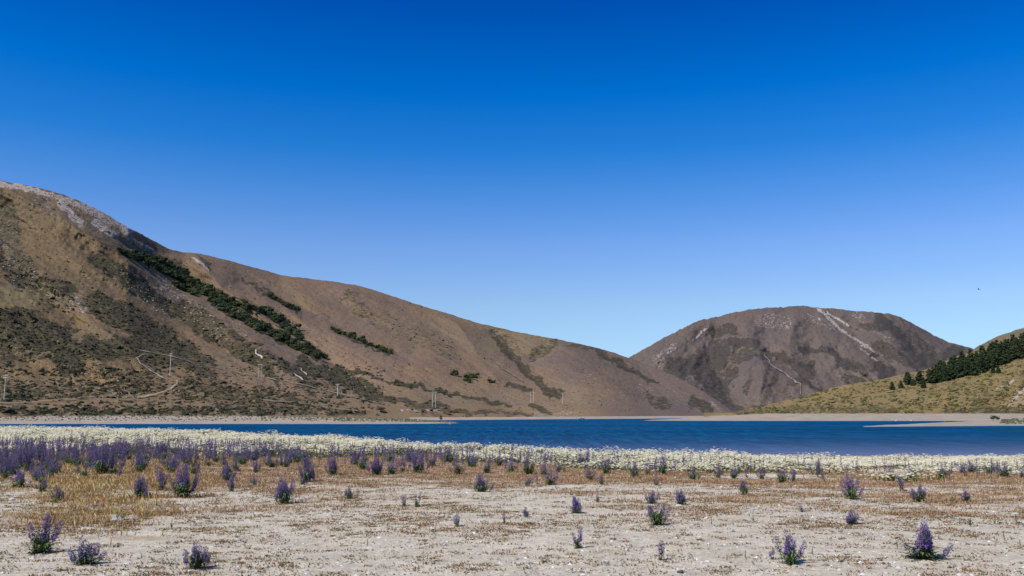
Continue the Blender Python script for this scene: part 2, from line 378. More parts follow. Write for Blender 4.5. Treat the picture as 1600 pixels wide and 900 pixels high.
TUSS_L = [(.8, 18, [(10, 465), (50, 475)]), (.7, 8, [(90, 535), (110, 548)]), (.6, 8, [(5, 575), (20, 590)]), (.5, 20, [(230, 540), (300, 560)]), (.55, 12, [(445, 440), (480, 470)]),
          (.6, 8, [(545, 460), (580, 500)]), (.5, 30, [(620, 500), (720, 530)]), (.65, 24, [(770, 525), (840, 540)]), (.6, 8, [(735, 545), (765, 570), (800, 600)]), (.35, 60, [(0, 330), (200, 450)]),
          (.55, 6, [(300, 550), (430, 600)]), (.4, 20, [(500, 600), (640, 640)])]
def lerp3(a, b, f): return a+(b-a)*f[..., None]
def colour_L(x, y):
    A = np.array([.145, .106, .058]); B = np.array([.165, .120, .084]); C = np.array([.132, .103, .086]); D = np.array([.205, .152, .086])
    t = lerp3(np.broadcast_to(A, x.shape+(3,)), B, sstep(120, 480, x)); t = lerp3(t, C, sstep(760, 930, x+(y-560)*.6))
    t = lerp3(t, D, sstep(565, 640, y+(fbm(x/50, y/20, 3, 1)-.5)*50)*.8*(1-sstep(900, 1020, x)))
    big = fbm((x*.87+y*.5)/90, (x*.5-y*.87)/28, 4, 4)[..., None]; t = t*(.80+.42*big)
    g = (.22+.35*fbm(x/26, y/7, 3, 6))*sstep(570, 600, y)*sstep(648, 640, y)*sstep(640, 330, x)
    scr = np.maximum(paint(x, y, SCRUB_L), g+.12*(fbm(x/30, y/9, 3, 2)-.5)*sstep(560, 600, y)*sstep(700, 500, x))
    return t, np.stack([scr*(.72+.5*fbm((x*.87+y*.5)/9, (x*.5-y*.87)/4, 3, 2)), paint(x, y, SCREE_L, 3)*(.35+1.1*fbm(x/1.6, y/1.2, 2, 5)), paint(x, y, TUSS_L, 9)], -1)
CL = lambda x: ip(x, CREST_L)
TOPB = [(-700, 648), (600, 649), (715, 651), (900, 649.5), (1145, 648)]
M_hillL = hillmat('grassy_hillside', .16, .5, 3.0)
xsL = np.concatenate([np.linspace(-700, -20, 60)[:-1], np.linspace(-20, 1145, 760)])
TL = build_terrain('grassy_mountain_range', M_hillL, xsL,
    [lambda x: (row_of(-2.2, ip(x, RW_L)-14), ip(x, RW_L)-14), lambda x: (ip(x, TOPB), ip(x, RW_L)*1.10+8),
     lambda x: (np.minimum(ip(x, [(-700, 590), (0, 596), (300, 600), (560, 622), (800, 634), (1000, 642), (1145, 646.5)]), ip(x, TOPB)-1), ip(x, [(-700, 470), (0, 480), (600, 610), (1000, 760), (1145, 800)])),
     lambda x: (CL(x), ip(x, RC_L))], [8, 36, 240], relief_L, colour_L, pw=1.05)

# --- the rounded hill beyond the lake
CREST_D = [(900, 610), (940, 590), (985, 558), (1000, 549), (1015, 541), (1035, 529), (1060, 516), (1085, 504), (1100, 499), (1120, 495), (1140, 490), (1180, 482), (1200, 480.5), (1228, 480), (1240, 477.5), (1255, 477.5), (1268, 480),
           (1300, 482), (1340, 486), (1370, 488), (1392, 490), (1405, 495), (1420, 502), (1440, 513), (1460, 524), (1480, 534), (1490, 537), (1505, 540), (1520, 545), (1560, 562), (1640, 600)]
DR = [(40, 22, [(1010, 545), (1060, 590), (1120, 640)]), (40, 24, [(1160, 500), (1185, 550), (1195, 600), (1180, 640)]), (34, 16, [(1240, 500), (1230, 545), (1262, 600), (1290, 640)]),
      (-40, 22, [(1120, 505), (1110, 560), (1140, 620), (1150, 640)]), (-30, 14, [(1195, 552), (1240, 575), (1280, 612)]), (-30, 12, [(1260, 545), (1310, 550), (1345, 590), (1390, 615)]),
      (32, 16, [(1290, 545), (1340, 580), (1400, 605)]), (36, 18, [(1350, 495), (1400, 540), (1450, 580)]), (-36, 14, [(1300, 495), (1365, 550), (1400, 575)]), (-34, 16, [(1400, 505), (1430, 545), (1465, 575)]),
      (30, 14, [(1440, 520), (1480, 560)]), (24, 14, [(1310, 560), (1370, 590)])]
def relief_D(x, y):
    z = np.zeros(x.shape); wx = x+(fbm(x/25, y/25, 3, 2)-.5)*10; wy = y+(fbm(x/25, y/25, 3, 4)-.5)*10
    for a, wd, pts in DR: z += 1.9*a*np.exp(-(dist(wx, wy, pts)/wd)**1.4)
    sl = (x-1215)/160.
    u = x-(y-480)*sl*.5
    return (z+(fbm(u/30, y/50, 4, 3)-.5)*95+(fbm(x/8, y/9, 3, 6)-.5)*26)*sstep(650, 600, y)
SCRUB_D = [(.95, 18, [(1050, 580), (1085, 570), (1125, 552)]), (.9, 18, [(1120, 545), (1105, 590), (1125, 610)]), (.95, 10, [(1115, 518), (1145, 514)]), (.9, 9, [(1140, 535), (1180, 540)]), (.8, 11, [(1150, 560), (1170, 553)]),
           (.8, 12, [(1140, 580), (1120, 620), (1140, 640)]), (.75, 6, [(1180, 560), (1205, 562)]), (.7, 7, [(1195, 570), (1200, 580)]), (.7, 5, [(1170, 590), (1165, 615)]), (1, 5, [(1192, 550), (1220, 562), (1245, 582), (1262, 600), (1280, 612)]),
           (.85, 8, [(1225, 560), (1270, 585)]), (1, 6, [(1258, 548), (1290, 543), (1305, 550), (1315, 568), (1345, 578)]), (.8, 7, [(1265, 570), (1255, 590)]), (.8, 8, [(1310, 560), (1350, 582)]),
           (.85, 7, [(1350, 508), (1395, 510)]), (.9, 8, [(1375, 500), (1400, 515), (1420, 540), (1430, 565)]), (.9, 12, [(1370, 540), (1400, 560), (1440, 572)]), (.8, 9, [(1420, 525), (1450, 545)]), (.85, 10, [(1440, 560), (1470, 560), (1498, 548)]),
           (.95, 7, [(1365, 575), (1390, 580), (1380, 590)]), (.9, 4, [(1362, 557), (1372, 558)]), (.7, 4, [(1235, 597), (1250, 594)]), (.6, 4, [(1248, 500), (1252, 505)]), (.6, 4, [(1320, 500), (1335, 515)]), (.8, 6, [(1320, 590), (1345, 597)]),
           (.9, 7, [(1115, 635), (1160, 640), (1200, 635)]), (.5, 30, [(1080, 600), (1100, 620)])]
SCREE_D = [(1, 2.6, [(1278, 483), (1298, 500), (1312, 514), (1335, 529), (1358, 544)]), (1, 1.8, [(1293, 489), (1325, 508)]), (.95, 1.8, [(1345, 540), (1372, 551), (1380, 556)]), (.8, 1.6, [(1345, 545), (1372, 566)]),
           (.85, 1.8, [(1082, 531), (1100, 516), (1108, 511)]), (.6, 6, [(1030, 555), (1055, 540)]), (.52, 14, [(1190, 498), (1225, 505)]), (.5, 8, [(1265, 495), (1300, 510)]), (.55, 6, [(1335, 490), (1350, 500)]),
           (.6, 2, [(1370, 520), (1395, 530)]), (.5, 12, [(1040, 575), (1030, 560)])]
TUSS_D = [(.7, 4, [(1150, 553), (1165, 543)]), (.6, 4, [(1140, 580), (1150, 570)]), (.5, 4, [(1430, 550), (1450, 565)]), (.6, 4, [(1262, 555), (1266, 563)]), (.4, 10, [(1240, 510), (1255, 530)])]
def colour_D(x, y):
    t = np.broadcast_to(np.array([.122, .101, .089]), x.shape+(3,))*(.85+.3*fbm(x/40, y/30, 3, 1)[..., None])
    t = t*(1-.10*sstep(1380, 1460, x)[..., None])  # shade of the right-facing flank, turned from the sun, put into the tint
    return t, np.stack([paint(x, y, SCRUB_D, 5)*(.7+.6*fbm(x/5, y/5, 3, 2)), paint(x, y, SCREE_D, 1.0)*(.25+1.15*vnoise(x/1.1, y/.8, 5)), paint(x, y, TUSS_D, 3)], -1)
M_hillD = hillmat('far_hillside', .12, .5, 4.0, scw=.85, sca=(.030, .029, .023), scb=(.088, .074, .058))
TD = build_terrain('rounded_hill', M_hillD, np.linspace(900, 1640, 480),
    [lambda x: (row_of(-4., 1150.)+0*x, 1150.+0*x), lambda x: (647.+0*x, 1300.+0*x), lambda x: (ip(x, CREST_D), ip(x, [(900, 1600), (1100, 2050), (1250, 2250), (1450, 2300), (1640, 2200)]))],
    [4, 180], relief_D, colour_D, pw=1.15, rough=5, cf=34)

# --- the ridge peeping in at the right edge
TE = build_terrain('distant_ridge', hillmat('distant_hillside', .08, .35, 5.0), np.linspace(1440, 2300, 240),
    [lambda x: (648.+0*x, 1500.+0*x), lambda x: (ip(x, [(1440, 600), (1490, 566), (1520, 546), (1540, 534), (1560, 525), (1580, 518), (1600, 512), (1700, 492), (1850, 470), (2100, 430), (2300, 440)]), 1950.+0*x)],
    [110], lambda x, y: (fbm(x/30, y/40, 4, 2)-.5)*90*sstep(650, 600, y),
    lambda x, y: (np.broadcast_to(np.array([.135, .12, .075]), x.shape+(3,))*1., np.stack([.30*fbm(x/20, y/12, 3, 5), .25*fbm(x/20, y/12, 3, 6), .5*fbm(x/25, y/12, 3, 2)], -1)), pw=1.1, rough=4)

# --- the green-gold slope with the pines
CREST_R = [(1100, 648), (1140, 645.5), (1170, 638), (1200, 632), (1250, 619.5), (1290, 609), (1330, 600), (1380, 592), (1410, 585), (1440, 579), (1460, 573), (1480, 563), (1500, 555), (1530, 546), (1560, 537), (1600, 523), (1700, 488), (1900, 430), (2300, 380)]
def relief_R(x, y):
    z = np.zeros(x.shape)
    for a, wd, pts in [(14, 14, [(1600, 570), (1560, 610), (1540, 640)]), (-16, 14, [(1610, 600), (1560, 640)]), (12, 10, [(1640, 600), (1590, 630)]), (10, 30, [(1400, 600), (1380, 640)])]:
        z += a*np.exp(-(dist(x, y, pts)/wd)**1.4)
    return (z+(fbm(x/40, y/22, 4, 3)-.5)*34)*sstep(645, 625, y)
SCRUB_R = [(1.2, 7, [(1465, 592), (1500, 583), (1540, 572), (1600, 548)]), (.6, 5, [(1150, 643), (1260, 640), (1400, 642)]), (.7, 6, [(1360, 640), (1400, 644)]), (.75, 7, [(1480, 641), (1560, 642), (1610, 643)]), (.6, 10, [(1540, 620), (1520, 640)]), (.85, 4, [(1180, 633), (1290, 609)])]
TUSS_R = [(.62, 30, [(1350, 615), (1450, 600)]), (.75, 22, [(1480, 590), (1600, 570)]), (.7, 20, [(1500, 615), (1560, 600)]), (.5, 20, [(1250, 635), (1340, 620)])]
def colour_R(x, y):
    A = np.array([.215, .160, .070]); t = np.broadcast_to(A, x.shape+(3,))*(.8+.4*fbm(x/24, y/9, 3, 2)[..., None])
    t = lerp3(t, np.array([.27, .20, .13]), paint(x, y, [(.9, 16, [(1660, 590), (1600, 620), (1575, 640)])]))
    return t, np.stack([np.maximum(paint(x, y, SCRUB_R, 3), .22), paint(x, y, [(.8, 2, [(1560, 608), (1585, 594)]), (.7, 3, [(1570, 640), (1600, 605)]), (.38, 6, [(1240, 636), (1400, 632)]), (.38, 9, [(1450, 630), (1500, 635)])], 1.5), paint(x, y, TUSS_R, 5)], -1)
RWR = [(900, 400), (1600, 400), (2300, 380)]
M_hillR = hillmat('tussock_slope', .22, .7, 1.6, (.075, .07, .028))
TR = build_terrain('tussock_hill', M_hillR, np.linspace(1100, 2300, 460),
    [lambda x: (row_of(-1.6, 452.)+0*x, 452.+0*x), lambda x: (ip(x, [(1100, 649.5), (1145, 646.5), (1200, 645.5), (2300, 645)]), 478.+0*x), lambda x: (np.minimum(ip(x, CREST_R), 645), ip(x, [(1100, 520), (1200, 600), (1350, 700), (1600, 800), (2300, 820)]))],
    [6, 100], relief_R, colour_R, pw=1.1, rough=1.0)

# --- gravel shores (real beaches rising out of the lake)
WZ = -1.3
def shore(name, xs, st, rows, mat=None, rough=.25):
    xs = np.asarray(xs, float); cols = []
    R = [np.broadcast_to(s(xs)[0], len(xs)).astype(float) for s in st]; Z = [np.broadcast_to(s(xs)[1], len(xs)).astype(float) for s in st]
    for j in range(len(st)-1):
        for i in range(rows+(1 if j == len(st)-2 else 0)):
            f = i/rows; r = R[j]*(1-f)+R[j+1]*f; z = Z[j]*(1-f)+Z[j+1]*f
            p = pos(xs, row_of(z, r), r); p[:, 2] += (fbm(p[:, 0]/6, p[:, 1]/6, 4, 2)-.5)*rough; cols.append(p)
    P = np.stack(cols, 1); n, nr = P.shape[:2]; idx = np.arange(n*nr).reshape(n, nr)
    Q = np.stack([idx[:-1, :-1], idx[1:, :-1], idx[1:, 1:], idx[:-1, 1:]], -1).reshape(-1, 4)
    return link(name, mesh(name, P.reshape(-1, 3), Q, [mat or M_beach], True), kind='structure')
def z_at(row, r): return CAMZ-(row-647.)/F*r/1.0*1.0 if False else pos(800., row, r)[..., 2]
# left shore: waterline row 662, tip at (718,660)
top = lambda x: ip(x, [(-700, 1.05), (350, 1.05), (520, .5), (620, .05), (690, -.85), (715, -1.2), (722, -1.45)])
rf = lambda x: ip(x, [(-700, 278), (600, 278), (690, 292), (715, 302), (722, 304)])
shore('gravel_beach', np.linspace(-700, 722, 500), [lambda x: (rf(x)-8, -1.9+0*x), lambda x: (rf(x)+4, np.minimum(-1.12, top(x))), lambda x: (rf(x)+ip(x, [(-700, 62), (400, 75), (600, 60), (700, 14), (722, 4)]), top(x)),
      lambda x: (rf(x)+ip(x, [(-700, 120), (400, 125), (600, 120), (700, 26), (722, 8)]), np.minimum(top(x)-.35, ip(x, [(-700, .7), (560, .3), (640, -1.6), (722, -1.9)])))], 14)
# far shore in the middle
shore('gravel_beach', np.linspace(640, 1150, 260), [lambda x: (ip(x, RW_L)-20, -1.9+0*x), lambda x: (ip(x, RW_L)-2, -1.05+0*x), lambda x: (ip(x, RW_L)+22, -.35+0*x), lambda x: (ip(x, RW_L)*1.1+10, z_at(ip(x, TOPB), ip(x, RW_L)*1.1+10)-.25)], 8)
# right shore with its long pointed tip
rr_ = lambda x: ip(x, [(1000, 424), (1040, 415), (1150, 403), (1600, 400), (2300, 395)])
shore('gravel_beach', np.linspace(1000, 2300, 520), [lambda x: (rr_(x)-10, -1.95+0*x), lambda x: (rr_(x)+5, ip(x, [(1000, -1.4), (1012, -1.15), (2300, -1.1)])),
      lambda x: (rr_(x)+ip(x, [(1000, 8), (1060, 40), (1150, 66), (2300, 76)]), ip(x, [(1000, -1.5), (1015, -1.1), (1060, -.55), (1130, 1.0), (1200, 1.95), (2300, 2.1)])),
      lambda x: (rr_(x)+ip(x, [(1000, 14), (1060, 70), (1150, 82), (2300, 90)]), ip(x, [(1000, -2), (1060, -1.9), (1120, .4), (1200, 1.7), (2300, 1.9)]))], 12)
# low bar in front of it, running in from the right
rb = lambda x: ip(x, [(1345, 214), (1400, 220), (1600, 236), (2300, 240)])
shore('gravel_spit', np.linspace(1345, 2300, 300), [lambda x: (rb(x)-3, -1.6+0*x), lambda x: (rb(x)+3, ip(x, [(1345, -1.36), (1352, -1.22), (2300, -1.15)])),
      lambda x: (rb(x)+ip(x, [(1345, 6), (1430, 28), (1520, 70), (1600, 95)]), ip(x, [(1345, -1.4), (1352, -1.22), (1430, -.95), (1500, -.65), (1560, -.35), (1600, .0), (2300, .1)])),
      lambda x: (rb(x)+ip(x, [(1345, 9), (1430, 40), (1520, 110), (1600, 175)]), ip(x, [(1345, -1.9), (1500, -1.7), (1530, -1.0), (1600, -.3), (2300, .2)]))], 10, rough=.16)

# ------------------------------------------------------------------ near ground
WE = [(-250, 140), (0, 128), (320, 112), (480, 98), (640, 84), (800, 75), (960, 69), (1280, 66), (1600, 66.5), (1850, 68)]
FE = [(-250, 112), (0, 104), (320, 86), (480, 66), (640, 53), (800, 46), (960, 42), (1280, 40), (1600, 39), (1850, 39)]
ZF = [(-250, .05), (0, .05), (320, -.12), (640, -.18), (960, -.28), (1280, -.5), (1850, -.5)]
def gz(X, Y):
    X = np.asarray(X, float); Y = np.asarray(Y, float)
    a = 800+F*np.clip(X/np.maximum(Y, 8.), -.75, .75)
    w_, f_, zf = ip(a, WE), ip(a, FE), ip(a, ZF)
    z = zf*sstep(18, 1, 0)*0+zf*np.clip((Y-16)/(f_-16), 0, 1)**1.3
    z = np.where(Y > f_, zf+(WZ-zf)*np.clip((Y-f_)/(w_-f_), 0, 1)**.9, z)
    z = np.where(Y > w_, WZ-(Y-w_)*.09, z); z = np.maximum(z, -5)
    und = (fbm(X/5, Y/5, 4, 1)-.5)*.14+(fbm(X/.9, Y/.9, 3, 2)-.5)*.035
    return z+und*(1-.7*sstep(f_, w_, Y))
def rowdist(x, y):
    """forward distance of the near ground seen at picture (x,y)"""
    x = np.asarray(x, float); y = np.asarray(y, float); z = 0*x; r = 10.+0*x
    d = pos(x, y, 1.0); ux, uz = d[..., 0], d[..., 2]-CAMZ
    for _ in range(30):
        r = .5*r+.5*np.clip((z-CAMZ)/np.minimum(uz, -1e-3), 4, 200); z = gz(ux*r, r)
    return r, np.stack([ux*r, r, gz(ux*r, r)], -1)
# density of the low growth (rusty mats and dry grass), 0..1, in world space
def growth(X, Y):
    a = 800+F*X/np.maximum(Y, 5)
    front = ip(a, [(-200, 20), (60, 21), (100, 16.5), (330, 16.5), (440, 18), (640, 17.5), (900, 17.5), (1200, 18), (1600, 17.5)])   # where it thickens
    g = sstep(front*.5, front*1.75, Y+(fbm(X/4, Y/3, 3, 3)-.5)*13+(fbm(X/.9, Y/.9, 3, 7)-.5)*9)
    g = np.maximum(g*.98, .36*sstep(10.5, 16, Y)+.12)
    n = fbm(X/1.6, Y/1.0, 4, 4); bare = fbm(X/9+3, Y/4+9, 3, 6)
    g = g-.9*np.exp(-((a-1190)/100)**2-((Y-27.6)/1.5)**2)-.8*np.exp(-((a-1370)/50)**2-((Y-33)/3)**2)
    return np.clip(g+(n-.5)*1.15-.42*sstep(.58, .74, bare)*(1-sstep(front*1.05, front*1.3, Y)), 0, 1)
FB = [(-250, 39), (0, 39), (160, 43), (320, 41), (480, 38), (640, 36), (800, 33), (960, 30), (1120, 28.5), (1280, 28.5), (1440, 27), (1600, 26.5), (1850, 26)]   # near edge of the white flowers
def flowers(X, Y):
    a = 800+F*X/np.maximum(Y, 5); e0 = ip(a, FB)*(1+(fbm(X/3.5, Y/3.5, 3, 5)-.5)*.55); e1 = ip(a, FE)*(1+(fbm(X/6, Y/6, 3, 7)-.5)*.16)*ip(a, [(0, 1.1), (1000, 1.05), (1280, 1.27), (1600, 1.27)])
    m = sstep(e0, e0*1.10, Y)*(1-sstep(e1*.97, e1*1.05, Y))
    m = m*(1-sstep(.2, .5, np.exp(-((a-1368)/42)**2-((Y-33)/4)**2)))*(1-sstep(.3, .6, np.exp(-((a-1195)/90)**2-((Y-28.5)/1.6)**2)))
    gap = fbm(X/3+40, Y/5, 3, 2)
    return m*(1-sstep(.60, .70, gap)*sstep(1150, 1400, a))*(1-.65*sstep(.62, .70, fbm(X/5, Y/8+30, 3, 1)))
ua = np.concatenate([-np.geomspace(30, .86, 26)[:-1], np.linspace(-.86, .86, 400), np.geomspace(.86, 30, 26)[1:]])
vy = np.concatenate([-np.geomspace(900, 3, 24), [0, 2, 4], np.geomspace(5.5, 45, 330), np.linspace(45.5, 180, 110)])
A, Yg = np.meshgrid(ua, vy, indexing='ij'); Xg = A*(np.maximum(Yg, 0)+6)
Zg = gz(Xg, Yg); Zg += (fbm(Xg/.22, Yg/.22, 3, 3)-.5)*.022*sstep(60, 8, Yg)
gr = growth(Xg, Yg)*(Yg > 0)*(1-sstep(ip(800+F*np.clip(Xg/np.maximum(Yg, 8), -.75, .75), FE), ip(800+F*np.clip(Xg/np.maximum(Yg, 8), -.75, .75), FE)+4, Yg)); fl = flowers(Xg, Yg)*(Yg > 10)
idx = np.arange(A.size).reshape(A.shape)
Q = np.stack([idx[:-1, :-1], idx[1:, :-1], idx[1:, 1:], idx[:-1, 1:]], -1).reshape(-1, 4)
link('sandy_ground', mesh('sandy_ground', np.stack([Xg, Yg, Zg], -1).reshape(-1, 3), Q, [M_ground], True, {'veg': np.stack([gr, fl, 0*gr], -1).reshape(-1, 3)}), kind='structure')
# bed of the lake and land out to the horizon
V = [(-9000, -9000, -6), (9000, -9000, -6), (9000, 9000, -6), (-9000, 9000, -6)]
link('lake_bed', mesh('lake_bed', V, [[0, 1, 2, 3]], [M_beach]), kind='structure')
# water
ua = np.concatenate([-np.geomspace(6, .8, 12)[:-1], np.linspace(-.8, .8, 160), np.geomspace(.8, 6, 12)[1:]]); vy = np.concatenate([np.linspace(40, 160, 90), np.geomspace(165, 1180, 60)])
A, Yw = np.meshgrid(ua, vy, indexing='ij'); Xw = A*Yw; w_ = ip(800+F*np.clip(A, -.75, .75), WE)
sh_ = np.exp(-np.maximum(Yw-w_, 0)/17.)*ip(800+F*A, [(0, .05), (600, .2), (900, .6), (1200, 1), (2000, 1)])
idx = np.arange(A.size).reshape(A.shape); Q = np.stack([idx[:-1, :-1], idx[1:, :-1], idx[1:, 1:], idx[:-1, 1:]], -1).reshape(-1, 4)
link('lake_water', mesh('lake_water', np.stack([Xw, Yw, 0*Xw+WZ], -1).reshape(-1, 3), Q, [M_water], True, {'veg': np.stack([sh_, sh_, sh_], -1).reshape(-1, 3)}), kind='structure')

# ------------------------------------------------------------------ tracks laid on the hills
def ribbon(name, T, pts, wd, mat, lift=.9):
    P = []; pts = np.array(pts, float); seg = np.hypot(*np.diff(pts, axis=0).T); tt = np.concatenate([[0], np.cumsum(seg)]); s = np.linspace(0, tt[-1], int(tt[-1]/2)+3)
    x = np.interp(s, tt, pts[:, 0])+(vnoise(s/7, 0*s, 1)-.5)*3; y = np.interp(s, tt, pts[:, 1])+(vnoise(s/7, 0*s+9, 2)-.5)*1.6
    dx, dy = np.gradient(x), np.gradient(y); L = np.hypot(dx, dy)+1e-9; nx, ny = -dy/L, dx/L; hw = wd*(.55+.7*vnoise(s/5, 0*s+3, 3))/2; out = []
    for k in (-1, -.5, 0, .5, 1):
        q = on(T, x+nx*hw*k, y+ny*hw*k); q[:, 2] += lift; out.append(q)
    V = np.stack(out, 1); n, m = V.shape[:2]; idx = np.arange(n*m).reshape(n, m); Q = np.stack([idx[:-1, :-1], idx[:-1, 1:], idx[1:, 1:], idx[1:, :-1]], -1).reshape(-1, 4)
    return link(name, mesh(name, V.reshape(-1, 3), Q, [mat], True), kind='structure')
ribbon('dirt_track', TL, [(224, 556), (213, 561), (222, 570), (240, 583), (258, 595), (278, 598), (276, 604), (255, 613), (240, 619), (215, 623)], 1.3, M_track3)
ribbon('dirt_track', TL, [(215, 548), (255, 555), (300, 568), (350, 578), (400, 589), (460, 601), (520, 614), (600, 634)], .85, M_track)
ribbon('dirt_track', TL, [(-60, 634), (50, 631), (100, 627), (140, 622), (215, 622)], .8, M_track)
for pts in ([(172, 612), (186, 626)], [(192, 608), (212, 626)]): ribbon('dirt_track', TL, pts, 1.2, M_track)
ribbon('bare_earth_scar', TL, [(398, 548), (402, 556), (412, 560)], 3, M_track2)
ribbon('bare_earth_scar', TL, [(468, 576), (480, 587)], 2, M_track2)
ribbon('bare_earth_scar', TL, [(458, 585), (474, 595)], 2, M_track2)
ribbon('dirt_track', TL, [(772, 562), (790, 578), (818, 597)], 1.3, M_track)
ribbon('dirt_track', TL, [(400, 626), (470, 632), (560, 645)], .7, M_track)
ribbon('dirt_track', TD, [(1192, 552), (1200, 562), (1210, 575), (1225, 583), (1236, 594), (1250, 602), (1252, 618)], 1.15, M_track3, 2.0)

# ------------------------------------------------------------------ scattering on the hills
ICO_V = []; ph = (1+5**.5)/2
for s1 in (-1, 1):
    for s2 in (-1, 1): ICO_V += [(0, s1, s2*ph), (s1, s2*ph, 0), (s2*ph, 0, s1)]
ICO_V = np.array(ICO_V, float)/np.hypot(1, ph)
ICO_F = [(i, j, k) for i in range(12) for j in range(i+1, 12) for k in range(j+1, 12)
         if all(abs(np.linalg.norm(ICO_V[a]-ICO_V[b_])-1.0515) < .01 for a, b_ in ((i, j), (j, k), (i, k)))]
ICO_F = np.array([f if np.dot(np.cross(ICO_V[f[1]]-ICO_V[f[0]], ICO_V[f[2]]-ICO_V[f[0]]), ICO_V[f[0]]) > 0 else (f[0], f[2], f[1]) for f in ICO_F])
def blob_field(name, T, n, box, accept, size, cols, label, hz=.6, mat=None):
    """crumpled low clumps scattered over a terrain"""
    x = rng.uniform(box[0], box[1], n); y = rng.uniform(box[2], box[3], n); a = accept(x, y); k = rng.random(n) < a; x, y = x[k], y[k]
    yt = np.interp(x, T.xs, T.y[:, -1]); yb = np.interp(x, T.xs, T.y[:, 0]); k = (y > yt+1.5) & (y < yb-1); x, y = x[k], y[k]
    if T is TL: k = dist(x, y, [(224, 556), (213, 561), (222, 570), (240, 583), (258, 595), (278, 598), (276, 604), (255, 613), (240, 619), (215, 623), (100, 627), (0, 632)]) > 2.6; k &= dist(x, y, [(215, 548), (255, 555), (300, 568), (350, 578), (400, 589), (520, 614)]) > 2.6; x, y = x[k], y[k]
    P = on(T, x, y); m = len(P); sc_ = size*np.exp(rng.normal(0, .35, m))
    V = ICO_V*(1+.0)
    Vs, Fs, Cs = template(V, ICO_F, np.ones((12, 3)), P, np.stack([sc_, sc_*rng.uniform(.8, 1.2, m), sc_*hz], 1), rng.uniform(0, 6.28, m), np.array(cols)[rng.integers(0, len(cols), m)]*rng.uniform(.7, 1.3, (m, 1)))
    Vs = Vs.reshape(m, 12, 3); Vs += rng.normal(0, .22, Vs.shape)*sc_[:, None, None]
    return link(name, mesh(name, Vs.reshape(-1, 3), Fs, [mat or M_scrub], False, {'col': Cs}), label=label, cat='shrubs' if 'rock' not in name else 'rocks', kind='stuff')
acc = lambda items, lo=.0: (lambda x, y: np.clip(paint(x, y, items)*1.3-.25, lo, 1)*(.35+.9*(fbm(x/6, y/4, 3, 2) > .5)))
DK = [(.036, .042, .022), (.055, .054, .030), (.030, .034, .022), (.07, .060, .038)]
blob_field('hillside_scrub', TL, 17000, (-20, 720, 400, 650), acc(SCRUB_L, .012), .95, DK, 'dark matagouri and bracken scrub covering the gullies of the grassy range', .6)
blob_field('hillside_scrub', TL, 3600, (-20, 600, 572, 650), lambda x, y: .25+.7*(fbm(x/22, y/4, 3, 4) > .5), .9, DK+[(.13, .10, .055), (.16, .125, .07)], 'low dark bushes dotted over the terrace above the gravel shore', .6)
blob_field('tussock_clumps', TR, 15000, (1140, 1610, 525, 646), lambda x, y: .15+.75*(fbm(x/9, y/4, 3, 3) > .5), .72, [(.12, .11, .04), (.085, .09, .03), (.17, .135, .06), (.07, .07, .03)], 'green and brown tussock and low shrubs dotted over the slope below the pines', .6)
blob_field('scattered_rocks', TL, 5000, (150, 420, 400, 570), acc([(.8, 14, [(240, 430), (300, 480), (345, 525)]), (.6, 12, [(190, 430), (250, 480)])]), .65, [(.42, .38, .32), (.32, .29, .24)], 'pale boulders strewn among the scrub of the steep gully', .5)
blob_field('scattered_rocks', TL, 4000, (-20, 80, 320, 480), acc([(.6, 22, [(5, 330), (15, 390), (40, 440)])]), .6, [(.30, .265, .22), (.22, .195, .16)], 'pale rocks among dark scrub high on the left slope', .5)

def speck_field(name, T, n, box, size, cols, label):
    """tiny faceted tussocks and bushes speckling a whole slope"""
    x = rng.uniform(box[0], box[1], n); y = rng.uniform(box[2], box[3], n); yt = np.interp(x, T.xs, T.y[:, -1]); yb = np.interp(x, T.xs, T.y[:, 0])
    k = (y > yt+1) & (y < yb-5) & (rng.random(n) < .25+1.3*(fbm(x/11, y/8, 4, 6)-.3)); x, y = x[k], y[k]; P = on(T, x, y); m = len(P); s_ = size*np.exp(rng.normal(0, .4, m))*(P[:, 1]/900)**.7
    OV_ = np.array([(1, 0, -.3), (0, 1, -.3), (-1, 0, -.3), (0, -1, -.3), (.1, 0, .9)], float); OF_ = np.array([(0, 1, 4), (1, 2, 4), (2, 3, 4), (3, 0, 4)])
    V, Fc, C = template(OV_, OF_, np.ones((5, 3)), P, np.stack([s_*rng.uniform(.8, 1.7, m), s_, s_], 1), rng.uniform(0, 6, m), np.array(cols)[rng.integers(0, len(cols), m)]*rng.uniform(.7, 1.3, (m, 1)), rng.normal(0, .3, (m, 2)))
    link(name, mesh(name, V, Fc, [M_scrub], False, {'col': C}), label=label, cat='shrubs', kind='stuff')
BR = [(.07, .055, .034), (.05, .05, .028), (.10, .078, .048), (.12, .09, .06), (.19, .145, .095)]
speck_field('tussock_specks', TL, 30000, (-20, 1140, 290, 645), .55, BR, 'fine brown and dark tussocks speckling the whole grassy range')
speck_field('tussock_specks', TD, 6000, (985, 1520, 480, 645), .55, [(.05, .044, .034), (.07, .058, .046)], 'fine dark specks of low bush all over the far rounded hill')

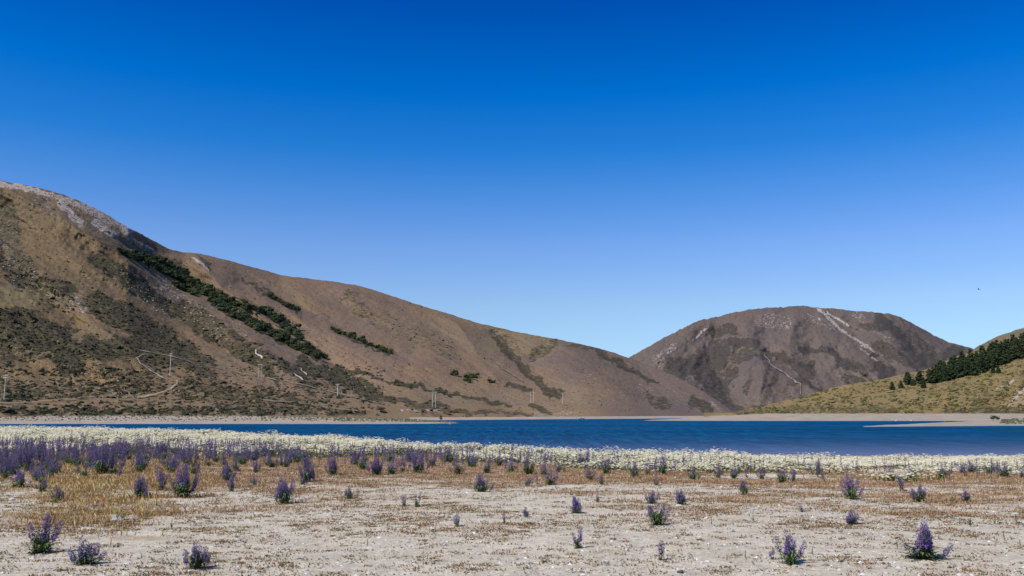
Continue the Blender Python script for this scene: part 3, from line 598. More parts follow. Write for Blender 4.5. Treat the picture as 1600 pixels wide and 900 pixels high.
# ------------------------------------------------------------------ trees
def lumpy(center, rad, rnd, sub=1, jit=.25, col_=(.03, .04, .02)):
    V = ICO_V.copy(); Fc = ICO_F.tolist()
    for _ in range(sub):
        cache = {}; V = V.tolist(); nf = []
        def mid(a, b_):
            k = (min(a, b_), max(a, b_))
            if k not in cache:
                v = (np.array(V[a])+np.array(V[b_])); V.append((v/np.linalg.norm(v)).tolist()); cache[k] = len(V)-1
            return cache[k]
        for a, b_, c_ in Fc:
            ab, bc, ca = mid(a, b_), mid(b_, c_), mid(c_, a); nf += [(a, ab, ca), (b_, bc, ab), (c_, ca, bc), (ab, bc, ca)]
        Fc = nf; V = np.array(V)
    V = V*(1+rnd.normal(0, jit, (len(V), 1)))*np.array(rad)+np.array(center)
    return V, np.array(Fc), np.broadcast_to(np.array(col_)*rnd.uniform(.6, 1.5), V.shape)
def merge(parts):
    Vs, Fs, Cs, o = [], [], [], 0
    for V, Fc, C in parts: Vs.append(V); Fs.append(np.asarray(Fc)+o); Cs.append(C); o += len(V)
    return np.concatenate(Vs), np.concatenate(Fs), np.concatenate(Cs)
def leafcards(n, rnd, sampler, size, base, elong=1.0):
    """n small bent triangles around sampled points"""
    P = sampler(n); d1 = rnd.normal(0, 1, (n, 3)); d1 /= np.linalg.norm(d1, axis=1)[:, None]; d2 = np.cross(d1, rnd.normal(0, 1, (n, 3))); d2 /= np.linalg.norm(d2, axis=1)[:, None]
    s = size*rnd.uniform(.6, 1.4, (n, 1)); V = np.stack([P-d1*s*elong, P+d1*s*elong, P+d2*s], 1).reshape(-1, 3)
    C = np.repeat(np.array(base)*rnd.uniform(.5, 1.7, (n, 1)), 3, 0); return V, np.arange(3*n).reshape(-1, 3), C
def trunk_part(h, r, rnd):
    V = []; n = 6; zs = (0, .4, .75, 1)
    for i, z in enumerate(zs):
        for k in range(n): V.append((r*(1-.8*z)*math.cos(k*6.283/n)+.1*r*i, r*(1-.8*z)*math.sin(k*6.283/n), z*h))
    Fc = [(i*n+k, i*n+(k+1) % n, (i+1)*n+(k+1) % n, (i+1)*n+k) for i in range(3) for k in range(n)]
    return mesh('trunk', V, Fc, [M_bark], True)
def broad_crown(seed):
    rnd = np.random.default_rng(seed); parts = []
    for _ in range(9):
        a = rnd.uniform(0, 6.28); rr = rnd.uniform(0, .34); z = rnd.uniform(.32, .78)
        parts.append(lumpy((rr*math.cos(a), rr*math.sin(a), z), rnd.uniform(.14, .23)*np.array([1, 1, .85]), rnd, 1, .14, (.044, .058, .028)))
    def smp(n):
        d = rnd.normal(0, 1, (n, 3)); d /= np.linalg.norm(d, axis=1)[:, None]; return d*rnd.uniform(.8, 1.1, (n, 1))*np.array([.48, .48, .38])+np.array([0, 0, .56])
    parts.append(leafcards(150, rnd, smp, .05, (.055, .072, .032)))
    V, Fc, C = merge(parts); return mesh('crown', V, Fc, [M_tree], False, {'col': C})
def pine_crown(seed):
    rnd = np.random.default_rng(seed); parts = []; lean = rnd.normal(0, .02, 2); wid = rnd.uniform(.24, .34)
    for z in np.linspace(.14, .93, 11):
        R = wid*(1-z)**.62*1.05+.015; m = int(5+7*(1-z))
        for k in range(m):
            a = rnd.uniform(0, 6.28); q = R*rnd.uniform(.45, 1.0)
            parts.append(lumpy((q*math.cos(a)+lean[0]*z, q*math.sin(a)+lean[1]*z, z+rnd.normal(0, .025)), np.array([.075, .075, .05])*(1.25-z*.6)*rnd.uniform(.7, 1.3), rnd, 0, .3, (.036, .050, .022)))
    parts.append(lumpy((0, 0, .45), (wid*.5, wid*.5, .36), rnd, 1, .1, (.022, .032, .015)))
    V, Fc, C = merge(parts); return mesh('crown', V, Fc, [M_tree], False, {'col': C})
BROAD = [broad_crown(i) for i in range(5)]; PINE = [pine_crown(20+i) for i in range(6)]
TRUNK = trunk_part(.5, .04, None); PTRUNK = trunk_part(.9, .03, None)
def tree(name, crown, trunk, p, h, wd, label, cat, group=None):
    o = link(name, None, label=label, cat=cat, group=group, loc=p); o.rotation_euler.z = random.uniform(0, 6.28); o.scale = (wd, wd, h)
    link('crown', crown, o); link('trunk', trunk, o); return o
def put_tree(T, x, yb, hpx, kind, label, group=None, wf=1.0, name=None):
    p = on(T, [x], [yb])[0]; h = hpx/F*p[1]*1.02
    if kind == 'pine': return tree(name or 'pine_tree', random.choice(PINE), PTRUNK, p-np.array([0, 0, .3]), h, h*1.15*wf, label, 'pine tree', group)
    return tree(name or 'beech_tree', random.choice(BROAD), TRUNK, p-np.array([0, 0, h*.2]), h*1.15, h*1.4*wf, label, 'tree', group)
# beech bush down the long gully
def strip(pts, wd, n, label, group, hp=(9, 13)):
    pts = np.array(pts, float); seg = np.hypot(*np.diff(pts, axis=0).T); tt = np.concatenate([[0], np.cumsum(seg)])
    for i in range(n):
        s = (i+random.random())/n*tt[-1]; x = np.interp(s, tt, pts[:, 0]); y = np.interp(s, tt, pts[:, 1]); ww = np.interp(s, tt, wd)
        off = random.uniform(-.5, .5); L = label if isinstance(label, str) else label[min(len(label)-1, int(s/tt[-1]*len(label)))]+(' lower edge' if off > .17 else ' upper edge' if off < -.17 else ' inside')
        put_tree(TL, x+random.uniform(-3, 3), y+off*ww+4, random.uniform(*hp)*random.choice((.75, 1, 1, 1.15)), 'b', L, group+' ('+L+')' if L != label else group)
strip([(188, 392), (215, 402), (240, 410), (270, 422), (300, 442), (325, 457), (350, 468)], [4, 9, 14, 17, 14, 10, 10], 100, ['dark beech at the pointed top of the long gully bush,', 'dark beech in the broad upper part of the gully bush,', 'dark beech in the narrowing middle of the gully bush,'], 'gully beeches')
strip([(345, 462), (385, 478), (420, 490), (450, 510), (470, 525)], [9, 9, 12, 12, 10], 45, ['dark beech at the start of the upper fork of the bush,', 'dark beech at the end of the upper fork of the bush,'], 'gully beeches')
strip([(330, 468), (370, 492), (410, 510), (450, 528), (480, 546), (505, 556)], [8, 10, 14, 14, 12, 8], 78, ['dark beech in the left of the lower fork of the bush,', 'dark beech halfway down the lower fork of the bush,', 'dark beech in the bottom tail of the gully bush,'], 'gully beeches')
strip([(275, 445), (300, 455)], [5, 5], 8, 'dark beech in the small knot just below the upper gully bush', 'beeches below the gully bush')
strip([(418, 460), (440, 470), (465, 482)], [5, 4, 3], 14, 'small dark tree in the short row high on the slope right of the bush', 'short upper row of trees', (6, 9))
strip([(517, 512), (545, 522), (575, 534), (610, 550)], [4, 4, 3, 2], 26, 'small dark tree in the thin slanting row in mid-slope, right of the bush', 'thin slanting row of trees', (6, 9))
for x, y, h, l in [(710, 587, 12, 'lone dark tree on the bare spur, leftmost of the hillside group'), (728, 595, 13, 'widest dark tree at the left of the hillside clump'), (735, 593, 12, 'pointed dark tree standing up behind the hillside clump'),
                   (734, 598, 9, 'low dark tree in front of the hillside clump'), (740, 590, 7, 'small dark tree right of the pointed one in the hillside clump'), (745, 591, 9, 'rightmost dark tree of the hillside clump'),
                   (766, 598, 8, 'round dark tree standing alone right of the hillside clump'), (773, 598, 5, 'tiny dark tree, farthest right of the hillside trees')]:
    put_tree(TL, x, y, h, 'b', l, None, .9, 'hillside_tree')
# pines
for x, y, h, l in [(1394, 609, 14, 'small dark pine, leftmost below the plantation'), (1408, 607, 13, 'small bushy pine second from the left below the plantation'), (1419, 601, 21, 'tall dark pine standing left of the plantation edge'),
                   (1428, 603, 12, 'short pine between the two tall ones left of the plantation'), (1437, 599, 21, 'tall broad pine second of the tall ones left of the plantation'), (1443, 606, 14, 'low dark pine in front of the second tall one'),
                   (1453, 598, 23, 'pine with a pointed top at the left end of the plantation'), (1560, 583, 13, 'lowest small pine at the right foot of the plantation'), (1552, 583, 12, 'small bushy pine left of the lowest one at the plantation foot')]:
    put_tree(TR, x, y, h, 'pine', l)
lowp = [(1458, 600), (1480, 596), (1500, 591), (1520, 588), (1540, 580), (1560, 572), (1580, 566), (1600, 558), (1640, 540)]
for i in range(74):
    x = 1458+i*2.15+random.uniform(-3, 3); yb = ip(x, lowp); row = i % 3; yb = yb-row*ip(x, [(1458, 4), (1500, 8), (1600, 7)])-random.uniform(0, 3)
    L = 'dark pine in the %s row of the plantation, %s' % (('front', 'middle', 'back')[row], 'left part' if x < 1505 else 'middle part' if x < 1560 else 'right part by the picture edge'); put_tree(TR, x, max(yb, ip(x, CREST_R)+2), random.uniform(17, 25)*ip(x, [(1458, 1), (1600, 1.15)]), 'pine', L, 'plantation pines ('+L+')')
for i in range(6):
    x = 1606+i*12; put_tree(TR, x, ip(x, lowp)-random.uniform(0, 12), 24, 'pine', 'dark pine of the plantation continuing past the right picture edge', 'pines past the picture edge')
# bushes on the right-hand spit
for x, y, h, l in [(1552, 655.5, 6, 'round grey-green bush on the gravel spit, the larger of two'), (1559, 657.5, 5, 'smaller round bush just right of the larger one on the gravel spit')]:
    r = 300.; z = pos(x, y, r); z[2] = -.35
    put = tree('bush', BROAD[1], TRUNK, z, h/F*r*1.5, h/F*r*1.5, l, 'bush')
n = 1500; bx_ = rng.uniform(-20, 712, n)**1.0; bx_ = np.where(rng.random(n) < .35, rng.uniform(520, 705, n), bx_); u = rng.uniform(.1, 1, n)**.6
br = rf(bx_)+4+u*np.maximum(ip(bx_, [(-700, 58), (400, 70), (600, 55), (700, 10), (722, 4)]), 4); bz = np.minimum(-1.12, top(bx_))*(1-u)+top(bx_)*u
Vs, Fs, Cs = template(ICO_V, ICO_F, np.ones((12, 3)), pos(bx_, row_of(bz, br), br), rng.uniform(.12, .42, n), rng.uniform(0, 6, n), np.array([.13, .14, .08])*rng.uniform(.5, 1.4, (n, 1)))
link('beach_weeds', mesh('beach_weeds', Vs+rng.normal(0, .05, Vs.shape), Fs, [M_scrub], False, {'col': Cs}), label='small dark weeds and driftwood bits spotting the grey gravel beach', cat='weeds', kind='stuff')
V0 = []; rx = rng.uniform(1563, 1700, 260); 
u = rng.uniform(.15, 1, 260); pk = ip(rx, [(1345, 6), (1430, 28), (1520, 70), (1600, 95)]); zz = -1.15+(ip(rx, [(1560, -.35), (1600, .0), (2300, .1)])+1.15)*u
P = pos(rx, row_of(zz, rb(rx)+3+u*(pk-3)), rb(rx)+3+u*(pk-3))
Vs, Fs, Cs = template(ICO_V, ICO_F, np.ones((12, 3)), P, rng.uniform(.25, .6, 260), rng.uniform(0, 6, 260), np.array([.12, .12, .07])*rng.uniform(.5, 1.3, (260, 1)))
link('spit_shrubs', mesh('spit_shrubs', Vs+rng.normal(0, .07, Vs.shape), Fs, [M_scrub], False, {'col': Cs}), label='low grey-green shrubs covering the root of the gravel spit', cat='shrubs', kind='stuff')

# ------------------------------------------------------------------ power poles
def box(c, s):
    V = [(c[0]+a*s[0]/2, c[1]+b_*s[1]/2, c[2]+d*s[2]/2) for a in (-1, 1) for b_ in (-1, 1) for d in (-1, 1)]
    return np.array(V), [(0, 1, 3, 2), (4, 6, 7, 5), (0, 4, 5, 1), (2, 3, 7, 6), (0, 2, 6, 4), (1, 5, 7, 3)]
def boxes(name, lst, mat, parent, **kw):
    Vs, Fs, o = [], [], 0
    for c, s in lst:
        V, f = box(c, s); Vs.append(V); Fs += [tuple(i+o for i in q) for q in f]; o += 8
    return link(name, mesh(name, np.concatenate(Vs), Fs, [mat]), parent, **kw)
def cyl(r0, r1, z0, z1, n=10, x=0):
    V = [(x+r*math.cos(k*6.2832/n), r*math.sin(k*6.2832/n), z) for r, z in ((r0, z0), (r1, z1)) for k in range(n)]
    return V, [(k, (k+1) % n, n+(k+1) % n, n+k) for k in range(n)], [tuple(range(n, 2*n))]
def shaft(name, r0, r1, h, mat, parent, x=0):
    V, q, cap = cyl(r0, r1, -.5, h, 10, x); return link(name, mesh(name, V, [np.array(q), np.array(cap)], [mat]), parent)
def pole(x, yb, hpx, label, double=0, arms=2, group='power poles along the foot of the range', thick=1.0):
    p = on(TL, [x], [yb])[0]; h = hpx/F*p[1]; o = link('power_pole', None, label=label, cat='power pole', group=group, loc=p)
    t = thick*.20*p[1]/400
    if double:
        for s_ in (-1, 1): shaft('shaft', t, t*.75, h, M_pole, o, s_*double/2/F*p[1])
        wd = double/F*p[1]+1.6; boxes('crossarm', [((0, -.25, h-.5), (wd, .18, .22))], M_pole, o); ins = [-wd/2+.2, 0, wd/2-.2]; zz = [h-.3]
    else:
        shaft('shaft', t, t*.7, h, M_pole, o); zz = []
        for k in range(arms): boxes('crossarm', [((0, -.22, h-.5-1.1*k), (2.3, .14, .18))], M_pole, o); zz.append(h-.35-1.1*k)
        ins = [-1.0, -.45, .45, 1.0]
    for z in zz:
        for xi in ins:
            V, q, cap = cyl(.09, .05, 0, .28, 6); link('insulator', mesh('insulator', V, [np.array(q), np.array(cap)], [M_porc]), o).location = (xi, -.22, z)
    o.rotation_euler.z = random.uniform(-.3, .3)
    return o
pole(6, 627, 42, 'tall pale power pole at the far left edge of the shore terrace')
pole(265.5, 587, 36, 'pale power pole with two crossarms beside the zigzag track')
pole(527.5, 619, 19, 'slim single power pole standing before the dark scrub patch', arms=1)
pole(678, 637, 25, 'pale twin-legged power pole above the tip of the gravel spit', double=5, thick=.55)
pole(831.5, 630, 18, 'small twin-legged power pole by the dark shrubs across the lake', double=4, thick=.5)
pole(879, 631, 17, 'faint single power pole, rightmost of the row across the lake', arms=1, thick=.45)
pole(406, 592, 23, 'dull grey twin-legged power pole against the scrubby gully', double=5, thick=.4)

# ------------------------------------------------------------------ lake craft, buoys, birds
def wpos(x, r): 
    p = pos(x, 655., r); p[2] = WZ; return p
def loft(secs):
    """secs: list of rings (same length) -> quads"""
    n = len(secs[0]); V = np.array(secs, float).reshape(-1, 3); Fq = [(i*n+k, i*n+(k+1) % n, (i+1)*n+(k+1) % n, (i+1)*n+k) for i in range(len(secs)-1) for k in range(n)]
    return V, [np.array(Fq), np.array([tuple(range(n))[::-1], tuple(range((len(secs)-1)*n, len(secs)*n))])]
o = link('motor_boat', None, label='small white motor boat lying just off the far shore', cat='boat', loc=wpos(907, 520.)); o.rotation_euler.z = .25
secs = []
for u in (-1.9, -1.2, 0, 1.1, 1.8, 2.4):
    b_ = .95*(1-max(0, (u-.3)/2.15)**2); secs.append([(u, -b_, .62+.1*max(u, 0)), (u, -b_*.8, .1), (u, 0, -.12+.16*max(u, 0)), (u, b_*.8, .1), (u, b_, .62+.1*max(u, 0)), (u, 0, .5+.1*max(u, 0))])
V, fq = loft(secs); link('hull', mesh('hull', V, fq, [M_white]), o)
boxes('windscreen', [((.35, 0, .85), (.08, 1.3, .42))], M_glass, o); boxes('outboard_motor', [((-2.05, 0, .62), (.3, .35, .7))], M_dark, o); boxes('seat', [((-.6, 0, .66), (.5, 1.3, .25))], M_white, o)
def buoy(x, r, s, mat, label, name='buoy', cat='buoy', group=None):
    V, Fc, C = lumpy((0, 0, .1), (s, s, s*.8), np.random.default_rng(3), 1, .0); o = link(name, None, label=label, cat=cat, group=group, loc=wpos(x, r))
    link('float', mesh('float', V, Fc, [mat], True), o); V, q, cap = cyl(s*.15, s*.12, s*.6, s*1.3, 8); link('mooring_ring', mesh('mooring_ring', V, [np.array(q), np.array(cap)], [M_dark]), o)
buoy(703.5, 268, .34, M_orange, 'pinkish orange buoy off the tip of the left gravel beach')
buoy(1476, 372, .42, M_orange, 'dull orange buoy in the narrow inlet behind the gravel spit')
def waterbird(x, r, label):
    o = link('water_bird', None, label=label, cat='bird', loc=wpos(x, r)); rnd = np.random.default_rng(4); s = 1.0
    V, Fc, C = lumpy((0, 0, .16), (.50, .26, .24), rnd, 1, 0); V[:, 2] += np.maximum(0, -V[:, 0])**2*.5; link('body', mesh('body', V, Fc, [M_white], True), o)
    secs = [[(x0+rr*math.cos(a)*.6, rr*math.sin(a), z0) for a in np.linspace(0, 5.24, 6)] for x0, z0, rr in ((.36, .2, .09), (.42, .42, .05), (.40, .6, .045), (.44, .7, .06))]
    V, fq = loft(secs); link('neck', mesh('neck', V, fq, [M_white], True), o); V, Fc, C = lumpy((.47, 0, .73), (.10, .07, .07), rnd, 1, 0); link('head', mesh('head', V, Fc, [M_white], True), o)
    link('bill', mesh('bill', [(.56, .02, .74), (.56, -.02, .74), (.56, 0, .70), (.68, 0, .70)], [(0, 1, 3), (1, 2, 3), (2, 0, 3)], [M_orange]), o); o.rotation_euler.z = .4
waterbird(1399.5, 385, 'white water bird afloat in the inlet, the left one of two'); waterbird(1423.5, 385, 'white water bird afloat in the inlet, the right one of two')
p = pos(689., 656., 372.); p[2] = -.9
tree('bush', BROAD[2], TRUNK, p, 2.3, 2.0, 'small dark bush standing alone near the tip of the left gravel beach', 'bush')
# bird in the sky
bp = pos(1529., 452., 150.); o = link('flying_bird', None, label='tiny dark bird gliding in the clear sky above the right-hand hills', cat='bird', loc=bp)
V, Fc, C = lumpy((0, 0, 0), (.07, .20, .06), np.random.default_rng(5), 1, 0); link('body', mesh('body', V, Fc, [M_bird], True), o)
for s_ in (-1, 1): link('wing', mesh('wing', [(s_*.04, .07, .02), (s_*.04, -.07, .02), (s_*.2, -.02, .13), (s_*.2, .06, .13), (s_*.38, -.06, .10)], [(0, 1, 2), (0, 2, 3), (3, 2, 4)], [M_bird]), o)
link('tail', mesh('tail', [(.02, -.15, 0), (-.02, -.15, 0), (-.06, -.3, 0), (.06, -.3, 0)], [(0, 1, 2, 3)], [M_bird]), o); o.rotation_euler = (.2, .5, .7)

# ------------------------------------------------------------------ viper's bugloss
VIO = [(.25, .14, .52), (.36, .17, .53), (.19, .145, .52), (.31, .22, .66)]
GRN = (.11, .125, .06)
def spike_mesh(seed, nfl=70, tone=0, flower=.75, R=.085, grey=.0):
    """one upright flower spike, unit height: stem, bracts, whorls of little open cups, some stem leaves"""
    rnd = np.random.default_rng(seed); V, Fc, C = [], [], []
    def add(vs, fs, c):
        o = len(V); V.extend(vs); Fc.extend([tuple(i+o for i in f) for f in fs]); C.extend([c]*len(vs) if not isinstance(c, list) else c)
    bx_, by_ = rnd.normal(0, .02, 2)
    st = []
    for i in range(5):
        z = i/4; r = .011*(1-.6*z); st += [(bx_*z*z+r*math.cos(a), by_*z*z+r*math.sin(a), z) for a in (0, 2.09, 4.19)]
    add(st, [(i*3+k, i*3+(k+1) % 3, (i+1)*3+(k+1) % 3) for i in range(4) for k in range(3)]+[(i*3+k, (i+1)*3+(k+1) % 3, (i+1)*3+k) for i in range(4) for k in range(3)], (.10, .11, .055))
    z0 = 1-flower
    for i in range(nfl):
        f = (i+rnd.random())/nfl; z = z0+flower*f*.99; a = i*2.4+rnd.normal(0, .3); rr = R*(.45+.6*math.sin(math.pi*min(1, (1-f)*.8+.12)))*rnd.uniform(.7, 1.25)
        ca, sa = math.cos(a), math.sin(a); cx, cy = bx_*z*z, by_*z*z; s = .034*rnd.uniform(.7, 1.3)*(1-.45*f)
        tip = np.array([cx+ca*rr, cy+sa*rr, z+.012]); side = np.array([-sa, ca, 0]); out = np.array([ca, sa, .25]); up = np.array([-.3*ca, -.3*sa, 1])
        # bract
        b0 = np.array([cx+ca*.012, cy+sa*.012, z-.02]); add([b0, tuple(tip-side*s*.5-up*s*.3), tuple(tip+side*s*.5-up*s*.3), tuple(tip+out*s*.6+up*s*.5)], [(0, 1, 3), (0, 3, 2)], tuple(np.array(GRN)*rnd.uniform(.6, 1.3)))
        if rnd.random() < .86-grey:
            c = np.array(VIO[(tone+rnd.integers(0, 2)) % 4])*rnd.uniform(.65, 1.25)
            vs = [tip, tip-side*s+up*s*.4+out*s*.3, tip+up*s*1.25+out*s*.45, tip+side*s+up*s*.4+out*s*.3, tip+out*s*.9-up*s*.35]
            add([tuple(v) for v in vs], [(0, 1, 2), (0, 2, 3), (0, 4, 1), (0, 3, 4)], tuple(c))
    for i in range(int(10+8*(1-flower))):
        z = rnd.uniform(.03, z0+.25); a = rnd.uniform(0, 6.28); L = .17*rnd.uniform(.6, 1.2)*(1.1-z); wv_ = .016; ca, sa = math.cos(a), math.sin(a)
        vs = [(0, 0, z), (ca*L*.5-sa*wv_, sa*L*.5+ca*wv_, z+L*.45), (ca*L*.5+sa*wv_, sa*L*.5-ca*wv_, z+L*.45), (ca*L, sa*L, z+L*.55)]
        add(vs, [(0, 1, 2), (1, 3, 2)], tuple(np.array((.11, .14, .06))*rnd.uniform(.6, 1.4)))
    return mesh('flower_spike', np.array([np.asarray(v, float) for v in V]), np.array(Fc), [M_plant], False, {'col': np.array(C)})
def rosette_mesh(seed, n=46, up=.5, col_=(.095, .145, .055)):
    rnd = np.random.default_rng(seed); V, Fc, C = [], [], []
    for i in range(n):
        a = rnd.uniform(0, 6.28); L = rnd.uniform(.5, 1.05); rise = rnd.uniform(.05, up)*(1.3-L*.6); x0, y0 = rnd.normal(0, .13, 2); ca, sa = math.cos(a), math.sin(a); w0 = .055*rnd.uniform(.7, 1.3); o = len(V); c = np.array(col_)*rnd.uniform(.5, 1.6)
        pts = [(0, 0, .3), (.35, rise*.75, 1), (.7, rise, .8), (1, rise*.75, .05)]
        for d, z, ww in pts:
            for s_ in (-1, 1): V.append((x0+ca*L*d-sa*w0*ww*s_, y0+sa*L*d+ca*w0*ww*s_, max(z*L, .01))); C.append(c*(1+.12*s_))
        for k in range(3): Fc.append((o+2*k, o+2*k+1, o+2*k+3, o+2*k+2))
    return mesh('foliage', V, np.array(Fc), [M_plant], False, {'col': np.array(C)})
SPK = [spike_mesh(100+i, 78, i, .62+.07*(i % 3)) for i in range(6)]
SPK_FAR = [spike_mesh(200+i, 34, i, .66, .10, .0) for i in range(4)]
SPK_GREY = [spike_mesh(300+i, 40, i+1, .6, .085, .35) for i in range(4)]
ROS = [rosette_mesh(400+i, 90, .75) for i in range(4)]; ROS_UP = [rosette_mesh(420+i, 80, 1.2, (.11, .155, .06)) for i in range(3)]
NPL = 0
def bugloss(x, yb, hpx, wpx, n, label, group=None, style='near', p=None, leafy=1.0, fl=1.0):
    global NPL; NPL += 1
    if p is None: r, p = rowdist(np.array([float(x)]), np.array([float(yb)])); r = float(r[0]); p = p[0]
    else: r = p[1]
    m = r/F; H = hpx*m; Wd = wpx*m
    o = link('bugloss_plant', None, label=label, cat='flower', group=group, loc=(p[0], p[1], p[2]-.005)); o.rotation_euler.z = 0
    lib = {'near': SPK, 'far': SPK_FAR, 'grey': SPK_GREY}[style]
    n = int(round(n*1.35)) if style == 'near' and n > 3 else n
    for k in range(n):
        f = (k+.5)/n*2-1 if n > 1 else 0.; f += random.uniform(-.2, .2); hh = H*(1-.30*abs(f)**1.5)*random.uniform(.74, 1.03)
        if k == n//2: hh = H*.99
        s = link('flower_spike', random.choice(SPK_GREY if random.random() < .15 else lib), o); bx0 = f*Wd*.30; s.location = (bx0, random.uniform(-.2, .2)*Wd, 0)
        tx = math.atan2(f*Wd*.36, hh)+random.uniform(-.09, .09); s.rotation_euler = (random.uniform(-.22, .22), tx, random.uniform(0, 6.28))
        s.rotation_mode = 'ZYX' if False else 'XYZ'
        q = .42 if hh < .45 else .36; g = random.uniform(.85, 1.2)*fl*(1.15 if style == 'near' else 1.25); s.scale = (hh**.5*q*g*1.35, hh**.5*q*g*1.35, hh)
    lv = link('foliage', random.choice(ROS if leafy >= 1 else ROS_UP), o); R = Wd*.52*leafy; lv.scale = (R, R, min(R*1.35, H*.7)); lv.rotation_euler.z = random.uniform(0, 6.28)
    if style == 'near' and leafy >= .7:
        l2 = link('foliage', random.choice(ROS_UP), o); l2.scale = (R*.68, R*.68, H*.60); l2.rotation_euler.z = random.uniform(0, 6.28)
    return o
near = [
 (64, 864, 60, 46, 4, 'tall bugloss with dense dark leafy base, nearest at the left of the sand', 1.25), (134, 881, 37, 50, 8, 'low broad bugloss with crowded violet tops, right of the tall leafy one', 1.0),
 (307, 888, 42, 54, 6, 'open straggly bugloss on bare sand at the bottom left', .9), (444, 787, 46, 38, 8, 'full rounded bugloss standing alone below the rusty grass', .9), (90, 784, 26, 20, 4, 'small greenish bugloss at the corner of the dry golden grass', 1.1),
 (903, 857, 34, 16, 2, 'slender single-stemmed bugloss alone on sand in the lower middle', 1.2), (1032, 875, 30, 18, 2, 'thin two-stemmed bugloss with bare stalks, nearest in the middle right', .6), (1234, 881, 52, 44, 5, 'large dark violet bugloss with leaning stems at the lower right', .9),
 (1207, 874, 18, 14, 2, 'little side shoot plant left of the large leaning bugloss', .6), (1444, 873, 56, 70, 9, 'largest bugloss, broad and many-stemmed with pale leaves, at the lower right', 1.0), (1332, 780, 40, 30, 5, 'bright violet upright bugloss at the edge of the right-hand sand', .9),
 (1027, 820, 38, 42, 4, 'bugloss with one tall central spike and spread side stems, right of middle', .9), (1331, 819, 22, 26, 5, 'small violet bugloss alone on the sand below the bright upright one', .8), (901, 802, 26, 22, 6, 'small compact violet bugloss with green base on the middle sand', 1.1),
 (1018, 787, 22, 26, 5, 'dull bugloss directly behind the tall-centred one', .8), (1064, 788, 24, 24, 6, 'compact upright bugloss with pale stone at its foot', .9), (1163, 773, 26, 26, 4, 'greenish forked bugloss before the rusty grass strip', .9),
 (1437, 784, 28, 30, 7, 'dense dark round bugloss at the edge of the right-hand sand', .9), (1510, 784, 20, 22, 4, 'small pale bugloss right of the dense dark round one', .8), (752, 768, 26, 38, 8, 'wide fan-shaped bugloss in the middle before the rusty grass', .9),
 (546, 779, 20, 28, 4, 'low bugloss with three short leaning spikes on bare sand left of middle', .7), (651, 792, 24, 14, 2, 'taller of the two thin bugloss standing side by side left of middle', .9), (632, 791, 19, 12, 2, 'shorter of the two thin bugloss standing side by side left of middle', .8),
 (822, 808, 16, 14, 3, 'tiny bugloss between sparse weeds on the middle sand', .8), (714, 823, 22, 14, 2, 'pale thin seedling bugloss on sand left of middle', .7), (788, 818, 16, 9, 1, 'tiny single bugloss shoot right of the pale seedling', .7),
 (1253, 800, 12, 8, 1, 'tiny violet bugloss shoot on the sand right of the forked one', .7), (934, 784, 12, 10, 1, 'tiny bugloss beside a yellowish weed on the middle sand', .9), (218, 778, 36, 30, 6, 'violet bugloss with straw-coloured side stalks on the golden grass', .9),
 (286, 777, 52, 50, 10, 'big deep violet bugloss, brightest of the left-hand drift', .9), (251, 766, 38, 22, 4, 'slim dark bugloss just left of the big deep violet one', .8), (158, 740, 46, 46, 9, 'tall dark bugloss stand with the darkest upright spikes in the left drift', .8),
 (32, 762, 30, 26, 5, 'rounded bugloss at the front of the left-hand drift', .9), (66, 768, 24, 22, 4, 'low bugloss beside the rounded one at the front of the left drift', .9), (8, 748, 42, 20, 4, 'tall bugloss cut by the left picture edge', .9), (185, 752, 30, 8, 1, 'single thin bugloss spike rising from the golden grass', .6),
 (362, 768, 26, 14, 3, 'small bugloss at the foot of the loose group left of the round clump', .8), (354, 752, 30, 34, 6, 'loose violet bugloss group in thin grass left of the round clump', .7), (397, 758, 16, 14, 3, 'little violet bugloss beside the loose group', .7), (400, 739, 24, 14, 4, 'narrow bugloss in the rusty grass above the little violet one', .8),
 (520, 742, 30, 28, 9, 'round dense bugloss clump in the rusty grass, left of middle', .8), (480, 753, 38, 36, 7, 'tall mixed greenish bugloss left of the round dense clump', .8), (473, 757, 13, 14, 3, 'low dark bugloss at the foot of the tall mixed one', .9), (555, 726, 22, 22, 6, 'upright bugloss against the white flowers above the round dense clump', .8),
 (588, 742, 32, 34, 8, 'wide violet bugloss clump right of the round dense one', .7), (654, 739, 34, 34, 9, 'bushy bugright'.replace('bugright', 'bugloss')+' with strong violet lower half, middle left', .8), (630, 737, 28, 20, 4, 'dull thin bugloss left of the bushy strong violet one', .6)]
for x, y, h, wd, n, l, lf in near: bugloss(x, y, h, wd, n, l, None, 'near', leafy=lf)
